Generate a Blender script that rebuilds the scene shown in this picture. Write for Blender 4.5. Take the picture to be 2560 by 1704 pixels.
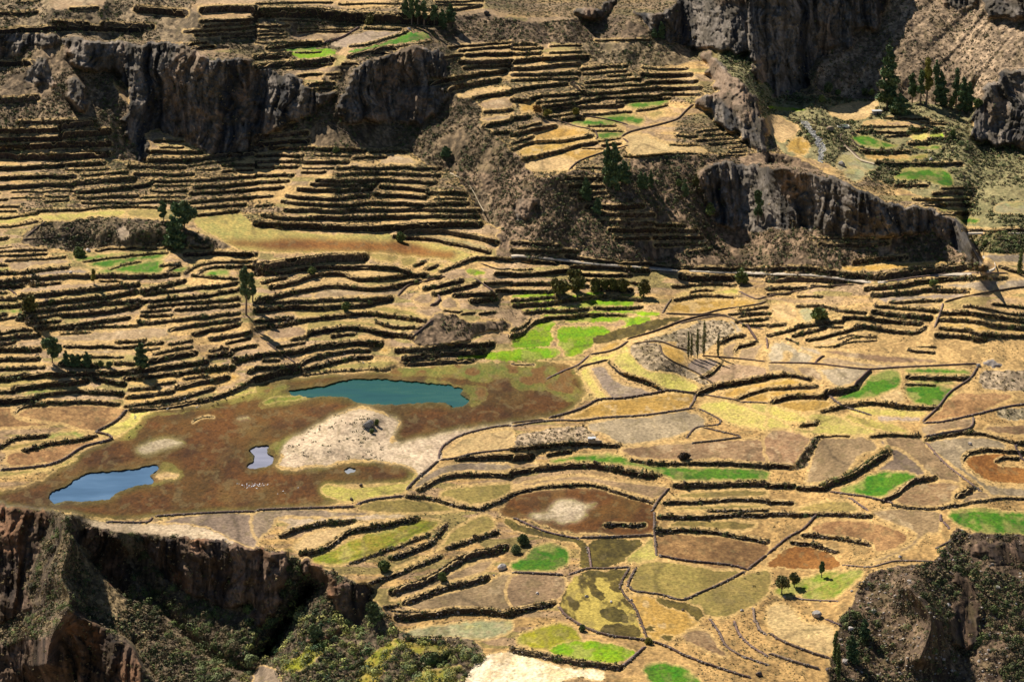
import bpy, bmesh, math, random, re
import numpy as np
from mathutils import Vector
for o in list(bpy.data.objects): bpy.data.objects.remove(o)
random.seed(7); RNG = np.random.default_rng(7)
SC = bpy.context.scene; COL = SC.collection
# ------------------------------------------------ camera
W0, H0 = 2560.0, 1704.0
FPX = 1280/math.tan(math.radians(10)); PITCH = math.radians(17); CAMZ = 400.0
cam = bpy.data.objects.new('camera', bpy.data.cameras.new('camera')); COL.objects.link(cam)
cam.location = (0, 0, CAMZ); cam.rotation_euler = (math.pi/2-PITCH, 0, 0)
cam.data.sensor_width = 36; cam.data.lens = 36*FPX/W0; cam.data.clip_start = 5; cam.data.clip_end = 30000
SC.camera = cam
# ------------------------------------------------ light
SUN_EL, SUN_AZ = math.radians(43), math.radians(-34)      # azimuth from +y (away from the camera) towards +x
wd = bpy.data.worlds.new('World'); SC.world = wd; wd.use_nodes = True
nt = wd.node_tree; sky = nt.nodes.new('ShaderNodeTexSky'); sky.sky_type = 'NISHITA'; sky.sun_disc = False
sky.sun_elevation = SUN_EL; sky.sun_rotation = SUN_AZ; sky.altitude = 3000; sky.dust_density = 0.6
nt.links.new(sky.outputs[0], nt.nodes['Background'].inputs[0]); nt.nodes['Background'].inputs[1].default_value = 0.05
sl = bpy.data.lights.new('sun', 'SUN'); sl.energy = 5.0; sl.angle = math.radians(0.5); sl.color = (1, .93, .82)
sun = bpy.data.objects.new('sun', sl); COL.objects.link(sun)
sd = Vector((math.sin(SUN_AZ)*math.cos(SUN_EL), math.cos(SUN_AZ)*math.cos(SUN_EL), math.sin(SUN_EL)))
sun.rotation_euler = sd.to_track_quat('Z', 'Y').to_euler()
SC.view_settings.view_transform = 'Standard'; SC.view_settings.look = 'None'
SC.view_settings.exposure = 0.56; SC.view_settings.gamma = 1
SC.cycles.max_bounces = 4; SC.cycles.diffuse_bounces = 1; SC.cycles.glossy_bounces = 2; SC.cycles.transparent_max_bounces = 4
# ------------------------------------------------ noise
def _hash(ix, iy, s):
    with np.errstate(over='ignore'):
        h = ix.astype(np.int64).astype(np.uint32)*np.uint32(374761393) + iy.astype(np.int64).astype(np.uint32)*np.uint32(668265263) + np.uint32(s*144665+1013)
        h = (h ^ (h >> np.uint32(13)))*np.uint32(1274126177)
        h ^= h >> np.uint32(16)
    return (h & np.uint32(0xffffff)).astype(np.float32)/np.float32(0xffffff)
def vn(x, y, s=0):
    x = np.asarray(x, np.float32); y = np.asarray(y, np.float32)
    ix = np.floor(x); iy = np.floor(y); fx = x-ix; fy = y-iy
    fx = fx*fx*(3-2*fx); fy = fy*fy*(3-2*fy)
    a = _hash(ix, iy, s); b = _hash(ix+1, iy, s); c = _hash(ix, iy+1, s); d = _hash(ix+1, iy+1, s)
    return (a+(b-a)*fx) + ((c+(d-c)*fx)-(a+(b-a)*fx))*fy
def fbm(x, y, s=0, n=3):
    r = 0; a = 1.0; t = 0
    for k in range(n):
        r = r + a*vn(x*2**k+17.3*k, y*2**k-9.1*k, s+k); t += a; a *= .55
    return r/t
def ss(a, b, x):
    t = np.clip((x-a)/(b-a), 0, 1); return t*t*(3-2*t)
# ------------------------------------------------ traced plan (tile pixels of the survey -> survey coordinates)
DATA = r'''T 9
f hill 0,0 420,0 450,30 640,40 800,90 660,120 520,110 380,95 150,85 0,80
f hill 0,150 160,110 330,300 330,370 0,270
f hill 760,160 1000,100 1060,240 1100,330 1200,400 1150,520 1060,420 1010,340 900,330 700,330 560,330 700,270
f hill 1000,60 1100,30 1220,50 1400,40 1500,70 1510,95 1270,100 1000,90
f hill 1050,240 1080,240 1110,320 1200,360 1240,410 1330,390 1450,400 1450,360 1640,355 1820,360 2250,600 2240,620 1900,650 1500,612 1150,590 1150,520 1120,440 1060,420 1040,330
f scree 2040,0 2356,0 2356,140 2240,240 2060,250 1920,220 1870,190
f valley 1650,120 1750,110 1790,200 2000,230 2240,250 2240,290 2356,350 2356,520 2230,520 2170,470 1850,360 1800,350 1750,250 1700,190
f ravine 0,1155 60,1160 150,1180 300,1215 600,1260 720,1300 800,1330 870,1390 920,1450 1100,1480 1090,1568 0,1568
f ravine 1930,1568 1930,1440 1965,1380 2000,1320 2080,1300 2150,1290 2200,1220 2240,1225 2356,1225 2356,1568
f marsh 0,1150 60,1118 180,1045 310,985 325,945 480,928 600,884 680,868 820,858 1000,850 1200,830 1310,840 1340,880 1345,910 1300,950 1200,970 1060,988 980,1010 915,1018 905,1000 925,970 915,960 830,935 760,960 700,1000 650,1040 640,1075 700,1078 850,1062 950,1080 960,1100 900,1110 760,1115 740,1135 800,1150 600,1175 370,1185 290,1195 160,1180 110,1170 0,1155
T 0 0
f soil 430,0 900,0 960,50 700,70 480,70
f rock 560,370 850,370 1300,390 1560,390 1700,430 1850,510 2000,560 2356,580 2356,1400 1900,1400 1700,1300 1350,1200 1350,1460 1300,1500 1250,1400 1170,850 1100,690 900,650 700,600 600,480
f rock 0,350 240,310 500,320 560,370 460,420 200,430 150,520 0,540
f rock 260,600 380,540 480,620 470,760 300,760 220,690
f rock 620,760 740,700 780,830 740,1020 660,980
f rock 1170,1020 1280,1020 1330,1200 1310,1380 1210,1340 1150,1200
r 15 170,20 340,20
r 40 0,130 340,115
r 35 650,80 900,75
r 80 1260,90 1700,120
r 60 0,285 600,255 1300,275
r 60 500,210 800,225
r 60 950,220 1400,250
r 40 1850,190 2356,180
r 40 1880,240 2356,210
r 35 1700,300 2356,255
r 35 1800,328 2356,300
r 30 2050,355 2356,332
r 25 1700,410 1900,390
r 30 1750,440 1970,430
r 75 1860,90 2356,80
r 60 0,590 300,580
r 70 0,930 340,900
r 45 170,1125 840,1110
r 60 0,1210 550,1190
r 70 560,1160 880,1130
r 60 0,1285 560,1270
r 80 570,1240 1000,1210
r 70 0,1360 400,1340 1000,1320
r 75 0,1430 200,1445 600,1440 1000,1415
r 50 0,1550 500,1525 960,1495
r 50 1340,1480 1720,1470
r 50 1740,1475 2100,1425 2356,1405
r 38 1180,1530 1700,1540
r 35 2050,1525 2356,1515
r 40 1360,1390 1560,1400 1860,1400
T 1 0
r 20 0,35 700,20
r 20 760,40 1350,30
r 110 0,115 580,120
r 120 580,125 1000,165 1700,185
r 20 1650,15 2090,10
r 20 1650,45 2080,45
r 30 1820,90 2080,60
r 22 220,180 950,230
r 15 400,265 900,265
r 20 390,300 880,290
r 32 0,245 300,235
r 28 0,282 250,280
r 26 0,320 280,312
r 20 0,355 280,342
r 20 0,395 600,382
w 28 620,400 660,390 800,350 970,250
r 40 100,445 420,410 640,410
r 60 0,530 300,505
r 60 0,612 300,590 700,550
r 25 250,632 700,592
f hill 500,1100 900,1050 1200,1130 1550,1130 1800,900 2050,950 2100,1150 2356,1400 2356,1568 1700,1568 1500,1450 1300,1350 900,1380 500,1300
f plough 680,400 1030,290 1330,290 1250,330 860,430 740,430
r 25 860,430 1100,390 1400,290
f green 840,480 1200,390 1430,300 1580,310 1600,350 1300,400 900,490
f green 260,462 560,430 600,438 340,475
f lime 300,490 560,455 740,460 740,500 600,530 430,538 350,515
r 14 360,490 600,480
r 45 850,520 1000,480 1150,450 1300,440
r 32 1070,487 1250,482
r 32 800,590 960,585
r 16 950,480 1300,425 1600,385
f soil 330,330 830,310 600,375 330,360
f rock 770,1090 760,950 800,820 870,650 1000,570 1270,470 1400,430 1600,460 1720,540 1750,700 1540,740 1600,800 1740,810 1790,900 1700,1000 1550,1130 1200,1130 1000,1080 850,1140
f rock 0,680 200,660 400,740 500,830 700,860 600,970 400,1090 200,1200 0,1230
r 25 1780,437 2356,385
r 28 1870,468 2356,430
r 45 1940,505 2356,490
r 32 1730,530 1900,510
r 50 1880,575 2356,560
r 38 1920,625 2356,605
r 50 1600,770 1900,710 2300,650
r 55 1750,830 2000,775 2240,735
f straw 1850,860 2300,790 2356,805 2000,895 1900,905
r 45 2000,900 2356,850
f soil 2050,950 2356,885 2356,995 2100,1010
r 35 2110,1022 2356,1012
f soil 2030,1100 2356,1045 2356,1090 2130,1125
r 45 2100,1152 2356,1110
r 35 2180,1225 2356,1210
w 12 580,1080 700,1150 850,1240 950,1360
r 50 0,1262 470,1222
r 48 0,1322 480,1300
r 45 130,1365 500,1370 1000,1388
r 38 0,1430 430,1432
r 40 430,1500 850,1492
r 32 0,1490 430,1482
r 32 0,1540 380,1540
r 30 1050,1400 1400,1390
r 30 900,1450 1200,1440
r 35 750,1548 1300,1545 1700,1550
f soil 780,1530 1100,1500 1200,1420 1400,1440 1500,1500 1100,1515
r 25 650,680 780,675
r 22 680,722 780,716
r 38 480,775 720,765
r 32 500,825 720,815
T 2 0
f hill 640,400 770,390 1290,380 1500,420 1650,470 1650,560 1400,600 1100,590 720,560 640,500
f rock 1100,130 1300,110 1530,40 1560,0 2356,0 2356,750 2250,760 2190,720 2180,500 2080,530 1980,470 1830,460 1680,440 1500,400 1290,270 1200,200
f rock 1720,500 1800,470 1850,500 2000,650 2150,830 1900,810 1800,640
f rock 1700,940 1800,870 1950,830 2150,850 2250,960 2356,1180 2356,1400 2220,1370 1900,1100
f rock 560,140 700,80 850,60 850,0 970,0 960,60 900,130
r 28 0,412 220,410
r 28 0,455 280,445
r 32 0,497 260,490
r 55 0,562 350,540 700,530
r 45 0,640 350,612 620,592
r 38 0,692 620,670
r 32 0,742 600,722
r 45 0,832 250,792 500,772
r 60 560,770 700,860
r 24 770,375 1280,365
r 32 640,632 1060,602
r 30 660,680 1050,652
r 32 680,762 1180,730
r 28 690,800 1220,778
r 50 1200,690 1650,690
r 42 1240,757 1700,752
r 38 740,868 1000,842 1300,822
r 42 1300,818 1740,810
r 34 790,900 1370,878
r 28 1380,866 1760,866
r 26 960,937 1460,908
r 38 170,902 400,872 740,862
r 26 230,946 620,902
r 42 290,982 600,945 800,912
r 42 300,1015 620,992 1020,970
r 48 0,920 160,932
r 22 1150,1022 1430,972
r 24 660,1056 1100,1030
r 46 470,1105 660,1078
r 48 0,1090 160,1072
w 18 680,1075 900,1110 1070,1155
w 16 370,1100 590,1170 760,1210 780,1290
r 18 700,1163 950,1155
r 18 730,1205 1020,1210
r 20 800,1292 1000,1270
w 24 1010,1262 1090,1220 1330,1160 1530,1100 1600,1030 1680,960
w 16 1010,1270 1070,1320
r 34 0,1372 200,1312 480,1292 740,1250
r 44 110,1462 400,1402 600,1342 770,1312
r 46 0,1250 200,1192 400,1165
w 20 530,1566 620,1490 840,1410 1080,1340
r 14 640,1360 840,1365
r 18 1450,1332 1700,1330
r 24 1700,1292 2080,1265
r 32 1820,1327 2120,1310
r 24 2000,1360 2150,1350
r 18 1900,1440 2150,1420
r 25 1040,1442 1150,1440 1500,1412 1700,1412 1800,1442
f green 1060,962 1300,925 1450,920 1440,950 1150,1005
f green 540,1130 650,1095 720,1100 930,1145 700,1160
f green 730,1075 1060,1045 1080,1060 850,1090
f green 840,1097 1060,1065 1200,1080 1220,1110 1180,1150 1070,1130
f olive 700,1190 950,1165 1050,1180 1000,1200 730,1203
f green 770,1225 1040,1217 1000,1258 800,1283
f olive 1220,1050 1400,1010 1400,1050 1300,1085
f gold 200,1280 500,1170 720,1220 700,1240 450,1275
f gold 50,1400 220,1330 500,1305 760,1268 780,1290 600,1330 400,1385 120,1440
f gold 340,1440 620,1372 840,1378 820,1410 600,1480
f straw 120,1500 330,1440 590,1480 530,1568 170,1568
f gold 70,960 220,950 210,1030 80,1020
f straw 1040,1260 1200,1230 1400,1310 1700,1340 1800,1400 1500,1400 1100,1430
T 3 0
f rock 0,0 1110,0 1060,120 1010,130 1010,270 900,290 790,290 800,380 760,450 640,430 560,520 400,600 400,720 330,820 150,870 0,860
f rock 1480,0 1900,0 1880,30 1760,80 1650,70
f rock 1990,100 2050,150 2140,150 2356,350 2356,0 2000,0
f rock 1880,1110 1960,900 2060,770 2200,650 2356,535 2356,1380 2150,1330 1850,1240 1940,1150
f river 290,1095 350,1110 430,1210 480,1280 530,1340 510,1440 500,1500 455,1480 465,1400 440,1320 370,1210 320,1150
f lime 0,975 350,1008 300,1022 0,1002
f straw 550,1020 700,950 850,940 1020,950 850,1110 600,1080
f straw 0,1050 200,1110 300,1200 120,1310 0,1200
f gold 170,1360 270,1260 390,1310 370,1400 280,1430
f green 760,1270 880,1240 1100,1310 1200,1350 1000,1370 850,1330
f yellow 1300,1240 1480,1225 1460,1290 1320,1290
f palegreen 680,1380 780,1400 870,1460 1030,1510 980,1568 640,1568
f green 1220,1545 1600,1540 1640,1568 1220,1568
f soil 870,1130 1100,1110 1650,1150 1400,1160 1000,1155
r 28 1100,1087 1480,1097
r 26 1400,1130 1650,1142
r 18 880,1167 1300,1162
r 26 820,1212 1300,1217
r 26 1300,1183 1480,1187
r 24 1300,1210 1600,1206
r 24 1090,1252 1300,1246
r 32 860,1388 1150,1405 1300,1398
r 32 1300,1322 1480,1322
r 32 1480,1277 1680,1282
r 38 1000,1502 1500,1512 1780,1502
w 14 750,1280 850,1360 1000,1385 1180,1385
w 10 700,1200 670,1300 780,1400 850,1480
T 0 1
r 45 0,70 350,60 690,55
r 58 690,112 1000,92 1240,78
r 48 0,160 350,135 690,130
r 50 700,202 1000,177 1390,125
r 34 1240,35 1780,35
r 28 1390,100 1790,95
r 20 1420,140 1750,140
r 34 1800,92 2356,55
r 42 1790,160 2356,120
r 38 1750,215 2356,180
r 34 1760,290 2356,245
r 34 1760,345 2260,310
r 32 1800,410 2200,370
r 38 720,250 1270,232
r 30 760,300 1640,287
r 26 350,372 700,362 1000,332 1480,342
r 28 0,437 350,387
r 24 0,335 180,325
r 16 100,255 380,250
r 18 110,202 700,187
r 16 1290,245 1700,242
f palegreen 380,430 500,390 780,375 850,425 600,440
f yellow 0,470 380,400 900,370 1160,360 1130,420 860,430 600,470 300,450 100,500
f olive 1140,400 1240,350 1480,350 1470,440 1200,430
f hill 200,640 430,480 880,430 1100,430 1500,470 1700,520 1950,620 2130,710 1500,700 1000,700 640,740 400,700
f sand 1070,560 1130,490 1180,560 1150,640 1110,620
w 18 240,620 390,500 430,470
w 18 210,640 420,630 640,595 700,510
r 15 0,715 110,705
r 24 0,777 430,767
r 24 50,827 600,797
r 28 190,942 630,887
r 40 0,945 160,935
r 24 880,737 1100,717 1520,717
r 22 770,842 1000,802 1120,792 1220,777 1540,752
r 15 1010,907 1300,835
r 28 1480,870 1640,858
r 24 1540,925 1640,870
r 50 1700,772 1950,762 2356,775
r 32 1650,712 1930,707
r 28 1700,952 1800,882 2000,842 2356,832
r 26 1820,957 1880,907 2100,887 2356,872
r 24 1770,970 2180,1000
r 46 0,1022 360,992 880,972 1400,972 1650,952
r 45 0,1065 200,1062
f green 680,810 900,780 1300,740 1520,745 1300,760 1100,780 760,840
f green 800,860 1000,815 1300,780 1540,760 1500,820 1300,830 1010,895 830,870
f green 890,935 1300,850 1500,830 1480,940 1100,935
f green 1580,920 1700,880 1740,880 1690,940
f olive 1740,850 2000,815 2356,800 2356,815 1900,850 1760,940
f green 1870,955 2000,915 2120,910 2110,965
f soil 70,870 200,820 600,805 650,850 300,890 130,940
f plough 190,960 600,900 820,920 750,960 300,980
f soil 110,1110 400,1050 1100,1020 1250,1030 900,1080 200,1130
r 52 180,1162 600,1122 1270,1052
w 18 60,1085 150,1150
r 52 340,1232 900,1172 1260,1115
r 46 1300,1112 1560,1052 1700,1022
r 46 230,1302 720,1252 1280,1192
r 50 570,1335 1000,1295 1290,1245
r 38 1330,1142 2180,1037
r 38 1300,1207 1800,1162 2200,1100
r 38 1370,1252 2200,1182
r 38 1620,1287 2200,1237
r 28 150,1372 560,1325
r 28 250,1412 560,1375
r 42 330,1462 700,1422 1190,1357
r 26 560,1457 900,1442 1270,1427
r 34 1300,1337 1580,1330
r 38 1280,1397 1400,1402 1800,1357 2200,1312
r 42 1560,1472 1800,1422 2200,1372
r 46 1780,1502 2200,1420
r 46 1940,1547 2300,1492
r 46 0,1542 360,1512
r 34 0,1190 140,1182
r 40 0,1252 210,1242
r 28 0,1370 220,1332
f green 0,1215 200,1205 200,1225 0,1235
f green 0,1290 200,1270 200,1310 0,1350
f green 0,1140 100,1130 130,1150 0,1165
f green 0,895 90,900 80,925 0,930
f soil 450,1520 900,1480 1600,1440 1540,1530 1200,1568 450,1568
T 1 1
f grassy -560,440 -170,390 0,500 300,560 700,590 1250,590 1350,640 1700,680 1950,760 2100,790 1900,850 1700,810 1000,765 700,745 500,755 200,750 0,740 -150,720 -350,620
f rust -300,650 0,650 300,622 850,640 1400,660 1650,730 1850,780 1600,800 1200,762 900,750 500,742 200,735 0,705 -200,690
r 36 0,50 340,42
r 36 0,105 300,95
r 38 0,172 250,160
r 30 0,240 150,235
r 36 750,35 1100,30 1690,45
r 42 560,90 740,100 900,92 1160,92 1400,102 1660,112
r 38 510,130 740,137 1090,132
r 48 390,177 700,187 1060,172
r 46 1150,152 1580,180
r 42 1580,205 1930,207
r 42 280,240 680,262 850,247 1040,232
r 48 1090,222 1300,232 1560,252
r 38 240,290 600,312
r 46 600,312 850,317 1030,297 1500,312 1950,302
r 46 270,367 860,372
r 42 860,367 1400,362 2050,367
r 42 60,412 200,440 480,442
r 55 500,437 820,437 1400,427
r 42 1400,422 2050,422
r 72 0,490 300,507 700,522 1000,537 1400,512 1900,492 2060,502
r 56 1350,562 1700,562 2000,612 2220,662
r 42 1270,612 1600,632 1900,692 2150,752
f palegreen 1500,600 1900,640 2100,700 2150,730 2000,700 1700,640
r 95 0,890 400,840 700,805 1000,805
r 50 0,952 280,932 560,892 800,892 1280,902 1420,942
r 46 1440,962 1570,952
r 42 1580,985 1700,977
r 38 1460,872 1560,842
r 38 1565,902 1670,877
r 32 1690,932 1790,900
r 36 60,1032 280,982
r 50 140,1077 350,1032 540,967 780,952 960,1002 1200,992 1400,972
r 48 30,1187 350,1122 700,1062 1000,1092 1300,1062 1510,1012
w 26 1310,1160 1400,1070 1550,1030 1750,980
r 46 1550,1092 1900,1012
r 46 1640,1142 1850,1092 2050,1032
w 36 1660,1140 1690,1220 1600,1250
r 56 1990,1202 2200,1182
r 46 1820,1150 1900,1140 2200,1140
r 60 0,1292 350,1262 640,1265
r 40 0,1215 500,1200 1240,1175
r 50 640,1267 1000,1232 1250,1192
r 42 0,1392 330,1357
r 46 360,1392 700,1352 950,1322 1200,1332 1560,1388
r 36 1110,1392 1250,1440 1530,1450
r 38 0,1452 380,1402
r 54 490,1502 800,1452 970,1452 1200,1502 1440,1532
w 22 1410,1565 1540,1460 1640,1375
r 36 330,1560 480,1522
r 40 1820,882 2000,812 2356,822
w 16 2060,860 2230,915 2356,907
r 48 2210,952 2356,957
r 36 2110,1047 2356,1027
r 40 2220,1107 2356,1107
w 14 2000,990 2200,1130 2260,1160
r 20 1730,1282 1880,1300
r 20 1890,1322 2010,1310
f hill 1640,1330 1800,1330 1950,1400 2250,1380 2356,1420 2356,1450 2050,1500 1950,1568 1420,1568
f lime 1930,922 2050,912 2110,940 1990,965
f olive 1020,768 1240,768 1330,800 1250,850 1100,820
f olive 1340,790 1480,800 1500,840 1400,890 1330,880
f olive 1560,845 1750,872 1720,930 1600,950
f soil 530,1165 900,1080 1400,1080 1300,1150 900,1160
f soil 240,1090 600,1020 900,1010 1000,1040 700,1040 300,1100
f straw 560,965 900,935 1350,945 1200,975 950,970
f soil 1440,1180 1650,1110 1640,1180 1580,1240
f soil 1690,1250 1720,1180 1800,1150 1860,1260
f soil 80,1490 400,1430 480,1500 200,1560
f olive 360,1330 900,1270 1250,1250 1600,1360 1500,1385 1200,1315 950,1300
f olive 460,1440 900,1380 1100,1400 1200,1450 900,1430
T 2 1
f rock 1720,0 2356,0 2356,520 2060,530 1920,470 1760,250
f rock 0,470 60,300 200,270 220,330 130,460 60,490
r 42 500,72 860,77
r 46 530,147 870,142
r 40 540,217 890,202
r 34 620,262 930,242
r 60 690,335 850,335 1200,335
r 50 830,402 1300,412
r 46 830,477 1300,492
r 38 1330,507 1590,512
r 52 900,552 1300,552
r 46 1310,562 1700,552
r 40 960,622 1260,622
r 46 1310,622 1750,622
r 36 1320,682 1780,682
r 38 1610,752 1820,732
r 36 0,665 430,692
r 46 0,735 250,742 600,745
r 40 500,792 800,832 1200,855 1500,892 2000,905 2356,905
r 46 100,832 420,852
r 56 560,892 900,892 1250,925
r 12 0,910 200,910
r 50 0,962 300,947 510,922
r 36 640,962 1100,967
r 42 0,1042 350,1042
r 40 0,1112 390,1110
r 32 0,1192 430,1167
r 46 20,1247 500,1202 740,1162 900,1162 1190,1192
r 32 120,1302 500,1292 700,1272
r 32 760,1267 1200,1257
r 36 300,1357 700,1332 830,1322
r 28 830,1327 1060,1332
r 54 750,1085 1100,1105
r 75 1560,975 1750,990 2040,985
r 28 1480,1072 1800,1042 2060,1062
f lime 0,1147 400,1132 400,1158 0,1168
f lime 0,1215 450,1185 440,1200 0,1232
f lime 530,1165 700,1128 840,1130 650,1155
f lime 1000,1135 1250,1180 1180,1178 1000,1152
f lime 100,1280 600,1240 700,1200 900,1195 1120,1220 900,1240 500,1268 120,1290
f lime 270,1335 600,1305 900,1290 1150,1295 1350,1325 1100,1318 850,1305 500,1325
f lime 500,1380 800,1348 1100,1352 1280,1375 1100,1430 980,1440 900,1400 700,1395
f brown 740,1400 900,1395 1060,1400 930,1450 850,1440
f lime 410,1500 450,1440 620,1440 900,1470 750,1568 440,1568
f lime 0,1560 150,1480 240,1400 410,1395 350,1470 370,1568 0,1568
r 40 0,1535 100,1490 200,1395 330,1365
f gold 1430,1300 1500,1222 1700,1200 2020,1182 2250,1222 2050,1270 1750,1318 1500,1308
r 32 1500,1187 1750,1152 2050,1167
f yellow 1500,1170 1550,1130 1800,1110 2080,1080 2100,1130 1900,1145 1700,1135
w 20 1410,1320 1750,1330 1900,1290 2300,1230 2356,1200
w 18 1390,1320 1440,1230 1480,1180
w 18 2070,1110 2250,1190 2356,1160
w 22 1050,1560 1300,1490 1600,1380 1850,1330 2000,1350
f darkgrass 1290,1380 1500,1350 1600,1340 1250,1480 950,1568 750,1568 1000,1460
f sand 870,1542 1020,1500 1000,1525
f hillpale 1200,1540 1730,1380 1900,1420 2100,1500 2000,1568 1100,1568
f straw 1040,1568 1500,1450 1700,1380 1730,1400 1300,1540 1200,1568
r 28 2060,1392 2356,1367
r 30 2130,1432 2356,1422
r 18 2080,1345 2356,1312
T 3 1
f rock 0,0 280,0 500,40 700,80 900,190 1150,280 1200,320 1450,330 1680,430 1790,500 1880,700 1980,870 1850,830 1640,640 1400,560 1150,600 700,600 480,570 200,540 0,520
d 14 0,-60 280,-20 500,25 700,65 900,170 1150,262 1200,285 1450,315 1680,415 1790,490 1890,690 1990,860
r 18 380,627 750,627 1120,632
r 42 480,682 800,692 1100,672
r 54 800,842 1000,822 1270,802
r 56 0,905 300,900 500,922 700,960 950,985
r 70 1000,985 1300,945 1800,890 2000,900
f gold 680,900 850,870 1300,845 1700,840 1500,870 1100,920 900,930
f green 1150,60 1250,0 1640,0 1720,130 1650,150 1450,100 1180,90
f palegreen 690,0 900,0 860,90 760,100
r 32 1170,132 1470,142
r 24 1600,162 1900,162
r 38 1530,212 1880,212
r 32 1340,267 1850,267
r 38 1420,312 1900,322
r 38 1590,392 1850,397
f green 1420,232 1900,240 1880,250 1500,247
f green 1560,350 1850,360 1800,376 1600,372
f green 1750,440 1950,450 1900,495 1780,490
f palegreen 2070,340 2180,285 2356,290 2356,420 2100,400
r 36 1790,550 2356,550
f hillgreen 1850,590 2356,590 2356,750 1950,750
f plough 1980,770 2356,780 2356,870 2100,850
r 36 2130,890 2356,930
w 18 1050,1035 1400,985 1700,955 1900,945 2220,950
r 50 900,1092 1200,1062 1500,1012 1830,997
r 28 1850,992 2200,987
r 50 960,1152 1300,1122 1500,1097 1840,1112
f plough 1330,1080 1800,1030 2200,1020 2000,1120 1850,1095 1500,1080
f plough 1020,1195 1500,1135 1850,1135 1700,1190 1600,1195
w 24 1620,1220 1800,1170 2200,1100 2356,1080
f plough 2070,1110 2250,1000 2356,990 2356,1080 2200,1095
r 28 1120,1217 1600,1197
f soil 1120,1240 1550,1220 1500,1265 1200,1255
r 32 990,1252 1300,1272 1560,1302
r 50 970,1302 1200,1332 1500,1362
r 50 940,1362 1200,1392 1400,1412
r 42 870,1432 1100,1472 1350,1492 1450,1442
r 46 1600,1312 1900,1322 2356,1382
r 42 1570,1372 1900,1392 2356,1452
r 42 1590,1452 1800,1472 2000,1512 2356,1532
r 46 1550,1512 1800,1532 2000,1562
w 22 1540,1450 1600,1300 1620,1220
w 20 0,1165 300,1110 430,1080 800,1055
r 66 0,1010 300,1000 700,1010
r 40 0,1090 350,1080
r 32 270,1247 500,1247 650,1287 900,1312
r 40 700,1352 930,1362
r 42 260,1442 450,1412 690,1382
r 36 0,1432 160,1422
r 36 0,1522 250,1462
r 36 230,1527 530,1452
r 40 360,1562 600,1512 860,1432
f palegreen 290,1280 400,1270 420,1360 380,1400 340,1390
r 12 640,1560 760,1520 1000,1530
f gold 1600,1340 1900,1350 2356,1410 2356,1430 1900,1370 1600,1355
f gold 1600,1400 1900,1420 2356,1480 2356,1510 2000,1480 1600,1430
f straw 20,1250 200,1225 290,1330 220,1380 40,1340
T 0 2
r 54 0,82 360,77
r 46 0,172 360,167
r 38 0,262 400,242
r 58 0,352 300,322 700,302 1100,292 1500,242 1900,192
r 62 130,437 500,402 800,372
r 32 0,467 130,467
r 54 870,352 1150,392
r 46 1150,347 1700,292 2150,237
r 46 350,502 600,472 900,467 1130,482
r 68 0,562 330,532
r 36 1190,447 1430,432
r 32 1430,397 1610,372
r 42 1160,522 1600,467
r 50 1620,432 2100,332
r 28 1150,597 1420,572
r 42 1430,562 1700,512 1970,432
r 42 1200,632 1600,597 2000,512 2356,352
r 46 2290,292 2356,265
r 46 1930,142 2130,122
r 32 2130,87 2356,42
r 46 2150,182 2356,152
r 32 150,652 200,602 430,582
r 38 440,572 700,562 1090,582
w 32 880,845 1080,740 1180,630
r 38 0,972 120,902 440,872
r 38 220,1002 400,962 870,882
w 30 880,845 1010,880 1030,910 770,980 600,1090 430,1150 0,1195
r 32 590,47 1000,57 1200,52 1500,12
r 36 1060,212 1250,207
r 60 1350,192 1800,112
r 60 560,215 900,225
f soil 620,95 1240,75 1230,100 850,130
f olive 0,365 520,350 300,400 140,440 0,440
f green 210,480 480,442 850,425 700,440 400,480
f olive 0,215 400,205 370,230 0,235
f stubble 150,690 240,610 440,600 600,580 1080,600 1170,640 1080,740 870,840 600,770 400,740 220,710
f stubble 0,600 130,600 110,660 200,720 500,760 400,790 0,810
f green 390,900 560,840 790,850 700,890 480,915
f olive 20,1000 200,930 450,895 700,900 400,945 200,990
f stubble 60,1040 400,975 880,900 1000,890 760,970 600,1080 420,1130 80,1150
f yellow 1200,650 1600,620 2010,540 2356,410 2356,470 1900,570 1350,670 1250,780 1130,860 1080,880 900,850 1180,700
f water 455,1440 480,1390 590,1350 770,1240 1050,1200 1250,1180 1350,1150 1460,1165 1380,1240 1420,1300 1250,1330 1080,1390 1000,1450 800,1470 600,1480 500,1500
f sand 1250,1020 1380,930 1700,930 1550,990 1400,1020
f sand 2180,725 2230,705 2300,708 2240,730
f yellow 30,1190 440,1160 620,1090 720,1080 600,1150 300,1210 100,1250 0,1310 0,1210
f gold 1190,380 1600,330 2100,250 1620,345 1400,400
f gold 1200,480 1700,420 2100,300 2200,340 1950,420 1600,500 1150,570
T 1 2
f water 300,465 500,440 650,410 850,365 1200,360 1500,385 1800,410 1830,435 1910,445 1880,490 1960,550 1930,580 1800,610 1780,585 1640,560 1400,575 1200,585 1000,575 930,565 850,520 700,510 500,515 320,495
f water -60,1000 0,975 120,970 100,1030 165,1075 150,1120 60,1165 -80,1160 -20,1110 -10,1060
f water 810,1190 850,1170 920,1185 915,1200 850,1220 815,1210
f grassgreen 60,580 120,520 280,500 450,505 480,530 250,560
f sand 250,1080 260,950 340,890 500,800 680,710 820,650 1000,630 1100,660 1180,685 1310,700 1280,840 1230,900 1240,940 1700,850 2356,750 2356,780 2200,790 1900,870 1720,970 1700,1080 1600,1190 1500,1270 1480,1190 1300,1130 1000,1090 800,1100 600,1140 400,1150 220,1140
f yellow 1500,1270 1400,1350 1380,1400 1180,1430 900,1480 790,1480 590,1390 640,1310 840,1340 1380,1290 1480,1220
w 20 2356,780 2200,795 1900,870 1740,960 1700,1020 1690,1090
w 20 1690,1100 1850,1080 2000,1040 2356,1000
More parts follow.
